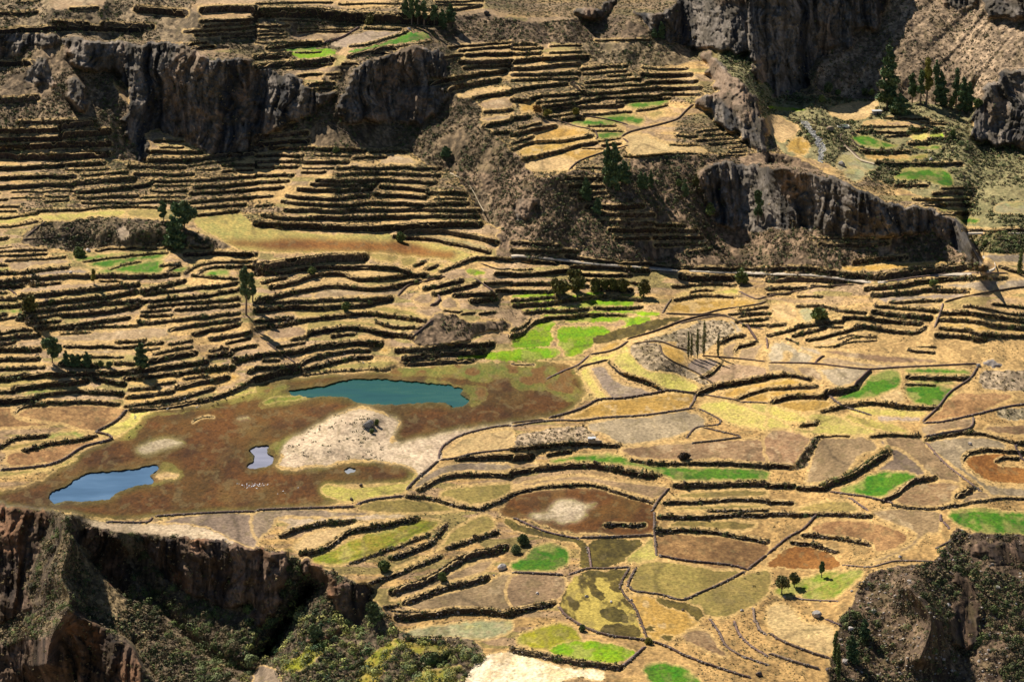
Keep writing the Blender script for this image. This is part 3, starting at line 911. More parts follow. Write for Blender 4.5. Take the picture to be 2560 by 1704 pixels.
TREES = r'''T 3 0
t con 175 430 1100,1000|tall cone-shaped dark eucalyptus, the tallest tree on the canyon floor at upper right
t con 150 870 1215,1055|short dense dark tree at the foot of the tallest canyon-floor tree
t euc 90 680 1325,945|thin eucalyptus with bare trunk, leftmost of the middle canyon-floor clump
t euc 90 650 1400,962|eucalyptus with bare lower trunk, second from left in the middle canyon-floor clump
t euc 110 540 1455,962|tallest yellow-tinged eucalyptus in the middle of the canyon-floor clump
t euc 80 560 1540,965|slim-topped eucalyptus right of centre in the middle canyon-floor clump
t con 120 670 1590,972|broad dark eucalyptus closing the middle canyon-floor clump on the right
t euc 80 650 1725,1000|slim tall eucalyptus on the left of the right-hand canyon-floor pair
t con 110 720 1795,1035|dark eucalyptus in the middle of the right-hand canyon-floor trees
t con 80 760 1850,1040|dark narrow eucalyptus beside the rocky slope at the far right of the canyon floor
t rnd 60 870 1690,1005|low dark tree at the foot of the slim tall canyon-floor eucalyptus
t rnd 80 750 550,850|round bright green tree in the stream gully below the great shadowed cliff
t rnd 60 820 640,870|small round green tree right of the bright green one under the scree slope
t rnd 60 865 490,945|dark round bush tree below the bright green tree in the gully
t rnd 60 805 885,870|pale green bush tree at the foot of the scree slope
t rnd 60 815 950,880|dark green bush tree just left of the tallest canyon-floor tree
t rnd 90 900 1930,985|low green tree between the canyon-floor eucalyptus and the rocky slope
t rnd 50 1180 1700,1260|dark bush tree on the right edge of the small canyon-floor terraces
T 1 0
t euc 75 -10 1380,180|leftmost dark eucalyptus of the row along the top edge
t euc 75 -20 1430,240|second dark eucalyptus from left in the row along the top edge
t euc 70 0 1485,235|third dark eucalyptus in the row along the top edge
t euc 75 20 1545,250|broad dark eucalyptus in the middle of the top-edge row
t euc 70 55 1640,235|dark eucalyptus right of the middle of the top-edge row
t con 70 90 1715,255|short dark eucalyptus, second from right in the top-edge row
t con 85 40 1790,200|dark bushy tree at the right end of the top-edge row
t rnd 100 125 1050,220|pale olive bush tree under the dark bank near the top edge
t con 85 1345 1745,1440|clump-like dark green tree on the brushy slope right of the centre terraces
t rnd 65 1345 735,1405|dark round bush on a terrace below the left-hand cliff
T 2 0
t con 50 265 1310,350|small dark tree on the rim left of the great cliff
t con 60 210 1375,355|taller dark tree on the rim left of the great cliff
t con 90 1300 875,1740|tall narrow dark tree, leftmost of the clump in the centre of the picture
t con 130 1320 940,1760|tallest broad dark tree of the clump in the centre of the picture
t con 110 1480 1030,1690|shorter dark tree on the right of the clump in the centre of the picture
t rnd 90 960 235,1050|rusty orange leafless bush tree between small upper terraces
t rnd 80 1000 325,1075|yellow bush tree beside the rusty one on the upper terraces
t rnd 65 985 585,1060|small yellow-green tree on a wall above the oval green plots
T 2 1
t con 85 65 680,280|lone dark cone-shaped tree left of the central clump
t con 80 255 785,400|small dark cone-shaped tree below and right of the lone cone-shaped tree
t con 65 10 1185,170|slim dark tree right of the central clump
t con 55 20 1225,175|small dark tree between two slim ones right of the central clump
t con 45 0 1277,165|slim dark tree furthest right beside the central clump
t rnd 60 75 1535,140|small dark tree at the left foot of the grey fluted cliff
t euc 75 80 1590,290|thin leafy tree on brushy slope left of the fluted cliff
t euc 60 30 1690,180|slim olive tree against the left edge of the fluted cliff
t rnd 90 290 1820,400|dark round tree at the base of the fluted cliff
t euc 90 180 2260,500|thin dark eucalyptus in front of the orange rock scar on the cliff
t rnd 120 885 2110,1045|dark green round tree standing on the white road
t rnd 130 905 570,1010|topmost olive round tree of the left cluster below the road
t rnd 90 985 395,1070|small olive tree at the left of the cluster below the road
t rnd 170 995 450,1140|largest olive round tree of the left cluster below the road
t rnd 140 970 600,1110|dark olive round tree at the right of the left cluster below the road
t rnd 100 985 765,1110|olive tree, first of the row of four below the road
t rnd 90 980 850,1110|olive tree, second of the row of four below the road
t rnd 90 980 930,1110|olive tree, third of the row of four below the road
t rnd 110 985 1020,1110|olive tree, fourth of the row of four below the road
t rnd 120 990 1210,1160|lone olive round tree right of the row of four below the road
t pop 50 1370 1765,1718|tallest bare column-shaped poplar on the pale knoll
t pop 36 1440 1705,1728|bare poplar just left of the tallest one on the pale knoll
t pop 30 1480 1622,1735|leftmost thin bare poplar on the pale knoll
t pop 26 1500 1650,1720|thin bare poplar, second from left on the pale knoll
t pop 34 1500 1895,1722|lone column-shaped poplar right of the others on the pale knoll
T 3 1
t rnd 155 1255 465,1375|large dark round tree beside a small grey plot on the right terraces
t rnd 55 700 2315,960|thin tall tree beside the road at the right edge
t rnd 90 1000 1520,1060|green bush tree on the terrace wall just below the road bend
t rnd 60 640 2000,700|dark bush tree in the green belt under the far right road
T 0 1
t euc 90 290 1505,480|slim eucalyptus with bare trunk, leftmost of the three by the brown meadow
t euc 190 280 1695,530|spreading tall eucalyptus with split crown beside the brown meadow
t con 165 420 1600,720|dense dark egg-shaped tree in front of the brown meadow
t euc 110 880 2265,1330|tall dark eucalyptus in the middle of the left terraces
t euc 90 940 2325,1210|shorter eucalyptus right behind the tall one on the left terraces
t rnd 135 1140 272,1285|round olive-brown tree on the left terraces beside green strips
t euc 50 905 865,1045|small bare yellowish tree below the green plots at left
t rnd 110 700 730,790|dark green bush tree at the corner of the left green plots
T 1 1
t rnd 85 560 1328,655|dark round bush standing on the edge of the brown meadow
t rnd 80 1205 825,1290|dark green bush on a terrace left of the grassy strip
t rnd 70 880 512,950|dark bush on the terrace wall under the brown meadow
T 0 2
t euc 150 -40 480,200|tall dark tree with forked crown at the left on the lower terraces
t con 115 20 1297,245|lone dark oval tree on the terrace wall above the marsh
t con 60 85 610,235|small dark conifer, first of the low row beside the forked tree
t con 60 115 670,240|small dark conifer, second of the low row beside the forked tree
t con 60 120 720,240|small dark conifer, third of the low row beside the forked tree
t con 70 95 800,245|small dark conifer, last of the low row beside the forked tree
t rnd 75 180 1003,245|light green round bush at the right end of the conifer row
t rnd 55 175 928,235|small green bush between the conifer row and the light green bush
T 1 2
t rnd 45 800 1065,845|dark green bush at the foot of the sandy mound's rock
t rnd 40 710 1110,770|small green bush beside the boulder on the sandy mound
T 2 2
t rnd 110 1015 1580,1085|round dark brown leafless bush on the brown field
T 3 3
t rnd 150 590 125,750|small round green tree, left of the pair in the pasture
t rnd 120 560 240,695|small dark round tree, right of the pair in the pasture
t euc 60 450 490,605|slender sparse young tree behind the pair in the pasture
t pop 62 1090 615,1420|slim green poplar at the left edge of the right-hand ravine
t pop 62 1210 640,1570|slim green poplar in front of the other at the ravine's edge
t con 95 980 885,1170|dark green cone-shaped tree among the ravine boulders
t con 110 1130 770,1400|dark green leafy tree low beside the slim poplars
T 1 3
t rnd 140 810 1080,1010|big pale green bush tree at the mouth of the dark hollow
t rnd 130 1020 540,1170|big light green bush tree on the ravine slope
t rnd 110 860 345,960|green bush tree high on the left ravine slope
t rnd 130 990 210,1110|pale bush tree in the shaded part of the ravine
t rnd 110 440 1175,540|dark bush at the end of the terrace under the long oval green field
t rnd 80 545 1715,640|dark green round bush on the narrow brown strip in the foreground
t rnd 90 1280 1640,1370|pale green bush above the white field
T 2 3
t rnd 110 200 100,300|grey-green bush at the top left corner of the oval green field
t rnd 90 295 35,380|grey-green bush at the left edge of the oval green field
t rnd 70 1150 1255,1215|pale yellow-green bush where three stone walls meet
t rnd 60 1030 645,1100|grey-green bush on the curved wall under the mottled pasture
A
T 2 3
a cow 36 2262,572|black cow grazing highest in the pasture, near the corner of two walls
a calf 22 2143,618|small dark calf with white patch grazing left of the black cow
a cow 36 2230,695|black cow with white belly grazing lowest in the pasture
T 0 2
a llama 30 1540,640|white llama on the grass strip at the marsh edge, second from left
a llamad 30 1680,635|dark llama on the grass strip below the long terrace wall
a llama 28 1812,622|white llama in the middle of the line along the marsh edge
a llamad 28 1835,598|dark llama close behind the middle white llama
a llamad 22 1916,565|small dark llama close to the terrace wall above the marsh
a cow 30 1962,603|low dark animal lying at the marsh edge
a llamad 28 2005,588|dark llama, third from the right end of the marsh-edge line
a llamad 28 2085,555|dark llama, second from the right end of the marsh-edge line
a cow 30 2240,528|dark cow at the right end of the marsh-edge line
a llama 24 1245,702|white llama on the yellow grass beside the stubble oval, the upper of two
a llama 28 1242,722|white llama on the yellow grass beside the stubble oval, the lower of two
a cow 26 1290,782|dark animal on the green marsh margin, right of another
a cow 26 1255,807|dark animal on the green marsh margin, left of another
a llamad 26 1188,898|dark llama standing alone left of the bare pale patch
a llama 22 1655,545|white sheep on a terrace above the marsh, left of two
a llama 22 1697,540|white sheep on a terrace above the marsh, right of two
a llamad 20 1727,540|dark sheep beside two white ones on the terrace above the marsh
a llamad 22 1732,240|dark sheep on the upper terrace above the marsh
a llama 18 1723,275|white sheep against the terrace wall above the marsh
T 1 2
a cow 34 950,205|black and white cow, leftmost of the group on the terrace above the big pond
a llama 26 990,213|white sheep in the group on the terrace above the big pond
a cow 28 1015,190|dark cow at the back of the group above the big pond
a cowbrown 28 1042,210|brown cow, rightmost of the group above the big pond
a llama 18 722,135|white sheep on the long terrace above the big pond, left of two
a llama 18 815,125|white sheep on the long terrace above the big pond, right of two
T 1 1
a cow 24 1983,782|dark animal on the dry riverbed beside the road
B
T 3 3
o 112 450,970|large grey cracked boulder in the pasture
o 75 765,1090|pale boulder at the left edge of the right-hand ravine
o 80 710,1390|pale boulder beside the slim green poplars
o 60 1655,870|pale pinkish boulder left of the dark gash
o 60 2115,710|pale boulder on the slope right of the dark gash
o 60 2020,1150|grey-white boulder low on the right slope
o 55 918,900|rounded boulder above the ravine brush
o 70 975,930|slanting pale boulder above the ravine brush
o 45 1300,650|small pale boulder high on the ravine slope
o 30 925,705|small white boulder at the top edge of the ravine
o 40 1215,420|pale stone beside the wall above the ravine
o 35 770,735|grey stone at the corner of the small green field
o 35 150,790|grey stone on the wall below the pair of trees
o 40 2030,1280|white stone near the foot of the dark gash
o 40 2280,860|grey stone on the far right slope
o 50 545,1460|dark stone by the poplars at the bottom edge
T 2 3
o 42 690,785|flat pale stone in the mottled pasture
o 38 913,835|round white stone in the mottled pasture
o 34 1100,820|pale stone beside the low wall of the pasture
o 36 1575,910|yellowish stone on the dark reeds
o 36 2115,915|grey stone on the pasture above the stone walls
o 75 2275,1510|dark boulder at the wall near the bottom edge
o 40 235,758|small dark heap in the pale brown field
T 3 2
o 50 1858,955|brown heap of straw on the pale grey field
o 55 1940,235|big grey boulder on the corner where field walls meet
T 1 2
o 110 1035,785|grey boulder on the sandy mound
o 45 965,1335|dark stone on the yellow grass below the sand spit
o 45 880,1462|dark stone at the wall beside the yellow grass
T 0 1
o 60 810,745|pale rounded boulder by the bush above the green plots
o 40 650,945|pale flat stone in the grey-brown field at left
T 3 0
o 50 1500,1478|white boulder on the wall of the canyon-floor terraces
o 80 680,1525|grey boulder beside the canyon stream
o 90 570,1200|large brown boulder above the canyon stream
T 1 3
o 95 2265,530|long pale boulder lying beside the oval green field
o 25 2190,590|small dark stone below the long pale boulder
T 1 0
o 60 2125,130|round dark boulder on top of the dry domed hill
o 45 1410,275|pale stone at the corner of the far green field
'''
def tile(c, r):
    if c == 9: return 0, 0, W0/2356
    return c*640, r*426, 640/2356
def ext(pts, poly):
    out = []
    for x, y in pts:
        if x <= 4: x = -330 if poly else x
        if x >= W0-4: x = W0+330 if poly else x
        if y <= 3 and poly: y = -100
        if y >= H0-4 and poly: y = H0+90
        out.append((x, y))
    if not poly:
        if out[0][0] <= 6: out.insert(0, (-325, out[0][1]+random.uniform(-6, 10)))
        if out[-1][0] >= W0-6: out.append((W0+325, out[-1][1]+random.uniform(-6, 10)))
        if out[0][0] >= W0-6: out.insert(0, (W0+325, out[0][1]))
    return out
def crom(pts, closed=False, step=9.0):
    P = [np.array(p, float) for p in pts]; n = len(P); out = []
    rng = range(n) if closed else range(n-1)
    for i in rng:
        p1, p2 = P[i], P[(i+1) % n]
        p0 = P[i-1] if (closed or i > 0) else 2*p1-p2
        p3 = P[(i+2) % n] if (closed or i < n-2) else 2*p2-p1
        L = np.linalg.norm(p2-p1); k = max(1, min(60, int(L/step)))
        # keep tangents modest so that unequal spans do not overshoot
        m1 = (p2-p0); m2 = (p3-p1)
        m1 = m1/max(1e-6, np.linalg.norm(m1))*L*.9; m2 = m2/max(1e-6, np.linalg.norm(m2))*L*.9
        for j in range(k):
            t = j/k; t2 = t*t; t3 = t2*t
            out.append((2*t3-3*t2+1)*p1+(t3-2*t2+t)*m1+(-2*t3+3*t2)*p2+(t3-t2)*m2)
    if not closed: out.append(P[-1])
    return np.array(out)
FIELDS, RISERS, WALLS, DROPS, BUMPS = [], [], [], [], []
ox = oy = 0; sc_ = 1
for line in DATA.splitlines():
    w = line.split()
    if not w: continue
    if w[0] == 'T':
        ox, oy, sc_ = tile(int(w[1]), int(w[2]) if len(w) > 2 else 0); continue
    if w[0] == 'X': ox, oy, sc_ = float(w[1]), float(w[2]), float(w[3]); continue
    k = {'f': 2, 'r': 2, 'w': 2, 'd': 2, 'b': 3}[w[0]]
    pts = [(ox+float(a.split(',')[0])*sc_, oy+float(a.split(',')[1])*sc_) for a in w[k:]]
    if w[0] == 'f': FIELDS.append((w[1], crom(ext(pts, True), True)))
    elif w[0] == 'r': RISERS.append((float(w[1])*640/2356, crom(ext(pts, False))))
    elif w[0] == 'w': WALLS.append((float(w[1])*640/2356, crom(ext(pts, False))))
    elif w[0] == 'd': DROPS.append((float(w[1]), crom(ext(pts, False))))
    else: BUMPS.append((float(w[1]), float(w[2])*640/2356, crom(ext(pts, False))))
# ------------------------------------------------ survey grid
DU, DV = 2.0, 1.5
GU = np.arange(-310, 2872, DU, dtype=np.float32); GV = np.arange(-96, 1794, DV, dtype=np.float32)
NU, NV = len(GU), len(GV)
U, V = np.meshgrid(GU, GV)
WU = U + (fbm(U/9, V/6, 3, 3)-.5)*11; WV = V + (fbm(U/11, V/7, 5, 3)-.5)*8
def box(p, m):
    i0 = max(0, int((p[:, 0].min()-m-GU[0])/DU)); i1 = min(NU, int((p[:, 0].max()+m-GU[0])/DU)+2)
    j0 = max(0, int((p[:, 1].min()-m-GV[0])/DV)); j1 = min(NV, int((p[:, 1].max()+m-GV[0])/DV)+2)
    return slice(j0, max(j0, j1)), slice(i0, max(i0, i1))
ROU = U + (fbm(U/26, V/20, 303, 4)-.5)*52; ROV = V + (fbm(U/22, V/24, 305, 4)-.5)*30
HIU = U + (fbm(U/16, V/12, 313, 3)-.5)*20; HIV = V + (fbm(U/18, V/12, 315, 3)-.5)*12
def inside(p, ty='x'):
    b = box(p, 30); x, y = (ROU[b], ROV[b]) if ty in ('rock', 'rockgrey') else (HIU[b], HIV[b]) if ty in ('hill', 'ravine', 'valley', 'scree', 'dryscrub', 'hillgreen', 'marsh', 'mottled', 'darkgrass', 'white', 'wetgrass', 'sand', 'grassgold') else (WU[b], WV[b]); r = np.zeros(x.shape, bool)
    for k in range(len(p)):
        x1, y1 = p[k-1]; x2, y2 = p[k]
        if y1 == y2: continue
        r ^= ((y1 > y) != (y2 > y)) & (x < (x2-x1)*(y-y1)/(y2-y1)+x1)
    return b, r
TYPES = ['terrace', 'hill', 'hillpale', 'hillgreen', 'scree', 'valley', 'ravine', 'dryscrub', 'rock', 'rockgrey', 'marsh', 'rust', 'grassy', 'sand', 'white', 'straw', 'gold', 'soil', 'palesoil', 'plough', 'stubble', 'brown', 'green', 'grassgreen', 'lime', 'yellowgreen', 'palegreen', 'olive', 'yellow', 'grassgold', 'darkgrass', 'mottled', 'river', 'wetgrass', 'water']
TI = {t: i for i, t in enumerate(TYPES)}
GT = dict(terrace=.05, hill=.60, hillpale=.30, hillgreen=.45, scree=.66, valley=.25, ravine=.50, dryscrub=.46, rock=.86, rockgrey=.7, sand=.06)
LAB = np.zeros((NV, NU), np.int16); TYP = np.zeros((NV, NU), np.int8)
order = ['hill', 'scree', 'valley', 'ravine', 'marsh', 'wetgrass', 'grassy', 'rust', 'dryscrub', 'hillpale', 'hillgreen', 'sand', 'rock', 'rockgrey']
FIELDS.sort(key=lambda f: order.index(f[0]) if f[0] in order else 99)
for n, (ty, p) in enumerate(FIELDS):
    b, r = inside(p, ty); LAB[b][r] = n+1; TYP[b][r] = TI[ty]
# white road band
ROAD = crom([(1278, 640), (1300, 638), (1390, 646), (1470, 656), (1580, 665), (1690, 674), (1820, 680), (1920, 682), (2030, 686), (2100, 694), (2165, 703), (2218, 704), (2300, 690), (2380, 685), (2445, 682), (2490, 668), (2478, 650), (2455, 640)])
ROAD2 = crom([(2405, 583), (2480, 582), (2890, 583)])
ry_ = np.full((NV, NU), -999, np.float32)
for rp in (ROAD, ROAD2):
    gx = np.interp(GU, rp[:, 0], rp[:, 1], left=-999, right=-999); ry_ = np.where((gx > 0)[None, :], gx[None, :], ry_)
def pl_dist(p, m, aniso=1.0):
    """distance map (in survey px) round a polyline, its along-slope |cos| and end taper"""
    b = box(p, m); x = U[b]; y = V[b]; D = np.full(x.shape, 1e3, np.float32); Cc = np.zeros(x.shape, np.float32)
    j0, i0 = b[0].start, b[1].start
    for k in range(len(p)-1):
        x1, y1 = p[k]; x2, y2 = p[k+1]
        ia = max(0, int((min(x1, x2)-m-GU[0])/DU)-i0); ib = int((max(x1, x2)+m-GU[0])/DU)+2-i0
        ja = max(0, int((min(y1, y2)-m-GV[0])/DV)-j0); jb = int((max(y1, y2)+m-GV[0])/DV)+2-j0
        if ib <= ia or jb <= ja: continue
        s = (slice(ja, jb), slice(ia, ib)); X = x[s]; Y = y[s]
        if X.size == 0: continue
        dx, dy = x2-x1, (y2-y1)*aniso; L2 = dx*dx+dy*dy+1e-9
        t = np.clip(((X-x1)*dx+(Y-y1)*aniso*dy)/L2, 0, 1)
        d = np.hypot(X-x1-t*dx, (Y-y1)*aniso-t*dy)
        c = abs(dx)/math.sqrt(L2); Ds = D[s]; m_ = d < Ds; Ds[m_] = d[m_]; Cc[s][m_] = c
    return b, D, Cc
def blur(a, r, it=2):
    for _ in range(it):
        for ax, k in ((0, int(r/DV)), (1, int(r/DU))):
            k = max(1, k); p = np.pad(a, [(k+1, k) if i == ax else (0, 0) for i in (0, 1)], mode='edge')
            c = np.cumsum(p, axis=ax, dtype=np.float64)
            a = ((c[2*k+1:] - c[:-2*k-1]) if ax == 0 else (c[:, 2*k+1:]-c[:, :-2*k-1]))/(2*k+1)
            a = a.astype(np.float32)
    return a
g = np.full((NV, NU), .03, np.float32)
for t, v in GT.items(): g[TYP == TI[t]] = v
g[(TYP == TI['ravine']) & (U > 470) & (U < 1300) & (V > 1500)] = .36
g[(TYP == TI['dryscrub'])] = .34
g[(TYP == TI['rock']) & (V > 1250) & (U < 420)] = .86
g[(TYP == TI['rock']) & (V > 1250) & (U > 420)] = .92
g[(TYP == TI['ravine']) & (U > 1900)] = .42
g[(TYP == TI['rock']) & (V > 1250) & (U > 1900)] = .58
g = blur(g, 5, 1)
EDGE = np.full((NV, NU), 99, np.float32)     # distance outside a terrace bank
RM = np.zeros((NV, NU), np.float32)
for th, p in RISERS:
    # natural wobble
    L = np.cumsum(np.r_[0, np.hypot(*np.diff(p, axis=0).T)]); sd_ = random.randrange(9999)
    p[:, 1] += (fbm(L/34, L*0+sd_, 8, 2)-.5)*4.5
    h = th*.44
    b, D, Cc = pl_dist(p, h+26)
    EDGE[b] = np.minimum(EDGE[b], D-h)
    a = ss(h+1.0, h-1.0, D)
    RM[b] = np.maximum(RM[b], a); g[b] = np.maximum(g[b], a*.95*Cc**2)
def lookup(A, p):
    return A[np.clip(((p[:, 1]-GV[0])/DV).astype(int), 0, NV-1), np.clip(((p[:, 0]-GU[0])/DU).astype(int), 0, NU-1)]
extra = []
for th0, p0 in list(RISERS):
    for sg in (1, -1):
        for rep in (1, 2):
            p = p0[::2].copy() if len(p0) > 8 else p0.copy(); p[:, 1] += sg*(th0*.55+7.5+random.uniform(-1, 1.5))*rep; p[:, 1] += (fbm(p[:, 0]/60, p[:, 0]*0+sg+rep*3, 19, 2)-.5)*7
            ok = (lookup(EDGE, p) > 6.0) & (lookup(TYP, p) == 0) & (p[:, 1] < 985) & (p[:, 1] > 5)
            ok &= ~((p[:, 0] > 1560) & (p[:, 1] > 800)) & (np.abs(p[:, 1]-lookup(ry_, p)) > 12)
            ok &= fbm(p[:, 0]/70, p[:, 1]/9, 23, 2) > .36
            k = 0
            while k < len(p):
                if not ok[k]: k += 1; continue
                e = k
                while e < len(p) and ok[e]: e += 1
                q = p[k:e]; k = e
                if len(q) >= 4 and q[-1, 0]-q[0, 0] > 38:
                    th = random.uniform(5.0, 8.5); b, D, Cc = pl_dist(q, th*.44+26); h = th*.44; EDGE[b] = np.minimum(EDGE[b], D-h); a = ss(h+1, h-1, D)
                    RM[b] = np.maximum(RM[b], a); g[b] = np.maximum(g[b], a*.95*Cc**2); extra.append((th, q))
RISERS += extra; print('extra risers', len(extra))
for amt, p in DROPS:
    b, D, Cc = pl_dist(p, 12)
    g[b] -= np.exp(-(D/3.5)**2)*amt/330*FPX*math.sin(math.radians(14))/6.2
# integrate the slope map: L = ln(height of the camera above the ground)
dep = PITCH + np.arctan((V-852)/FPX)
G = g/(FPX*np.sin(dep))*DV                       # dL per row downwards
G = G.astype(np.float32)
Gm = np.concatenate([G, -G[::-1]], 0); Gm = np.concatenate([Gm, Gm[:, ::-1]], 1)
ky = np.fft.fftfreq(Gm.shape[0])*2*np.pi; kx = np.fft.rfftfreq(Gm.shape[1])*2*np.pi
F = np.fft.rfft2(Gm)
dy = (1j*np.sin(ky/2)*2)[:, None]; dxq = (4*np.sin(kx/2)**2)[None, :]*(DV/DU)**2
den = np.abs(dy)**2+.10*dxq; den[0, 0] = 1
Lm = np.fft.irfft2(F*np.conj(dy)/den*np.exp(-.5j*ky)[:, None], s=Gm.shape)[:NV, :NU].astype(np.float32)
del F, Gm
mi = [n for n, f in enumerate(FIELDS) if f[0] == 'marsh'][0]+1
Lm += math.log(CAMZ)-np.median(Lm[(LAB == mi) & (U > 0) & (U < 1500)])
# level the marsh (standing water keeps it flat)
mm = ((TYP == TI['marsh']) | (TYP == TI['water'])) & (V > 900) & (V < 1300) & (U < 1480)
mm = ((LAB == mi) | ((TYP == TI['wetgrass']) & (V > 900)) | ((TYP == TI['water']) & (V > 900)))
mf = mm.astype(np.float32); er = (Lm-math.log(CAMZ))*mf
for rr_ in (260, 90, 30):
    er = (Lm-math.log(CAMZ))*mf; wb_ = blur(mf, rr_, 3); cor = blur(er, rr_, 3)/(wb_+.02 if rr_ > 100 else wb_+.15); Lm = Lm-cor
mmb = blur(mf, 9, 2); mmb = np.clip(mmb*1.6, 0, 1)
Lm = Lm*(1-mmb)+math.log(CAMZ)*mmb
print('relief check m', [(int(a), int(b_), round(float(CAMZ-np.exp(Lm[int((b_-GV[0])/DV), int((a-GU[0])/DU)])), 1)) for a, b_ in ((100, 50), (600, 300), (1280, 20), (1280, 500), (2000, 100), (2000, 300), (2400, 60), (2400, 600), (600, 600), (2300, 800), (2300, 1200), (1500, 1300), (1500, 1650), (300, 1650), (2300, 1650))])
# local relief in metres
RZ = np.zeros((NV, NU), np.float32)
for amt, wd_, p in BUMPS:
    b, D, Cc = pl_dist(p, wd_*5.5, 1.5); RZ[b] += amt*np.exp(-np.abs(D/wd_/1.6)**1.2)*1.6
# sandy mound in the marsh
for (cx, cy, rx, ry, h) in ((870, 1056, 80, 36, 3.2), (925, 1040, 36, 20, 3.0), (800, 1116, 90, 22, 2.2), (1360, 1095, 120, 26, 2.0), (1650, 900, 70, 50, 4), (330, 575, 160, 26, 2)):
    RZ += h*np.exp(-(((U-cx)/rx)**2+((V-cy)/ry)**2)**1.0)
WATER = TYP == TI['water']
RZ -= np.clip(blur(WATER.astype(np.float32), 2, 1)*2-.4, 0, 1)*1.3
Hm = np.exp(Lm)-RZ
RX = (U-1280)/FPX; YC = (V-852)/FPX
DZ = math.sin(PITCH)+YC*math.cos(PITCH); DY = math.cos(PITCH)-YC*math.sin(PITCH)
T = Hm/DZ
X = RX*T; Y = DY*T; Z = CAMZ-Hm
# ---- surface relief: pushed along the sight line by real amounts in metres, driven by world position
tyr = blur((TYP == TI['rock']).astype(np.float32), 5, 1)
hpm = 1-.75*blur((TYP == TI['hillpale']).astype(np.float32), 4, 1)
tyr = tyr*(1-.72*((U > 1900) & (V > 1250)))*(1-.2*((U < 1000) & (V > 1250)))
hpm = 1-.75*blur((TYP == TI['hillpale']).astype(np.float32), 4, 1)
tyh = hpm*blur(np.isin(TYP, [TI['hill'], TI['scree'], TI['ravine'], TI['dryscrub'], TI['hillpale'], TI['hillgreen'], TI['valley'], TI['rockgrey']]).astype(np.float32), 4, 1)
warp = (fbm(X/18, Z/18, 31, 2)-.5)*14
fl = 1-np.abs(2*fbm((X+warp)/16, Z/70+Y/500, 33, 3)-1)*1.6
fl2 = 1-np.abs(2*fbm((X+warp*.6)/5, Z/22+Y/300, 37, 2)-1)*1.6
big = fbm(X/45, Z/40+Y/200, 41, 2)-.5
def worley(x, y, s):
    ix = np.floor(x); iy = np.floor(y); d1 = np.full(x.shape, 9, np.float32); d2 = d1.copy()
    for a in (-1, 0, 1):
        for b_ in (-1, 0, 1):
            cx = ix+a; cy = iy+b_; d = (cx+_hash(cx, cy, s)-x)**2+(cy+_hash(cx, cy, s+1)-y)**2
            d2 = np.minimum(d2, np.maximum(d1, d)); d1 = np.minimum(d1, d)
    return np.sqrt(d1), np.sqrt(d2)
wx = (X+warp*1.2)/5.0; wz = Z/19+Y/300+X/90
w1, w2 = worley(wx.astype(np.float32), wz.astype(np.float32), 401); w3, w4 = worley((wx*2.7).astype(np.float32), (wz*3.1).astype(np.float32), 403)
crack = ss(.0, .22, w2-w1)*ss(0, .2, w4-w3)
fl3 = 1-np.abs(2*fbm((X+warp*.3)/2.2, Z/7+Y/200, 39, 2)-1)*1.6
disp = tyr*(-(fl*7.5+fl2*3.2+fl3*1.6)-big*26+w1*2.6+w3*1.5-ss(.0, .15, w2-w1)*1.0+(1-np.abs(2*fbm(Z/7+X/60, X/50, 49, 2)-1))*2.2-(fbm(X/1.2, Z/1.3, 45, 2)-.5)*2.2-(fbm(X/6, Z/4, 47, 3)-.5)*5)
disp += tyh*((fbm(X/24, Y/30, 51, 2)-.5)*8+(fbm(X/5, Y/9, 53, 2)-.5)*2.6+(vn(X/1.3, Y/2.2, 57)-.5)*1.1)
gul = TYP == TI['scree']
disp += blur(gul.astype(np.float32), 6, 1)*(1-np.abs(2*fbm((X-Y*.9+warp*.15)/22, (Y+X)/260, 61, 3)-1))*6
disp += RM*((fbm(X/1.4, Z/1.2+Y/2, 71, 2)-.5)*1.6)
flat = np.clip(1-tyr-tyh-RM, 0, 1)*np.clip(1-mmb*1.0, 0, 1)
disp += flat*((fbm(X/6, Y/9, 75, 3)-.5)*.9+(vn(X/.9, Y/1.7, 76)-.5)*.45)
disp += mmb*(~WATER)*((fbm(X/2.5, Y/4, 77, 2)-.5)*1.2+(vn(X/.9, Y/1.6, 79)-.5)*.7)
disp *= 1-blur(WATER.astype(np.float32), 3, 1)
T = T+disp
X = RX*T; Y = DY*T; Z = CAMZ-DZ*T
def at(u, v):
    """ground point under survey position (u, v)"""
    fi = np.clip((np.asarray(u, float)-GU[0])/DU, 0, NU-1.001); fj = np.clip((np.asarray(v, float)-GV[0])/DV, 0, NV-1.001)
    i = fi.astype(int); j = fj.astype(int); a = fi-i; b = fj-j
    t = T[j, i]*(1-a)*(1-b)+T[j, i+1]*a*(1-b)+T[j+1, i]*(1-a)*b+T[j+1, i+1]*a*b
    rx = (np.asarray(u, float)-1280)/FPX; yc = (np.asarray(v, float)-852)/FPX
    return np.stack([rx*t, (math.cos(PITCH)-yc*math.sin(PITCH))*t, CAMZ-(math.sin(PITCH)+yc*math.cos(PITCH))*t], -1), t
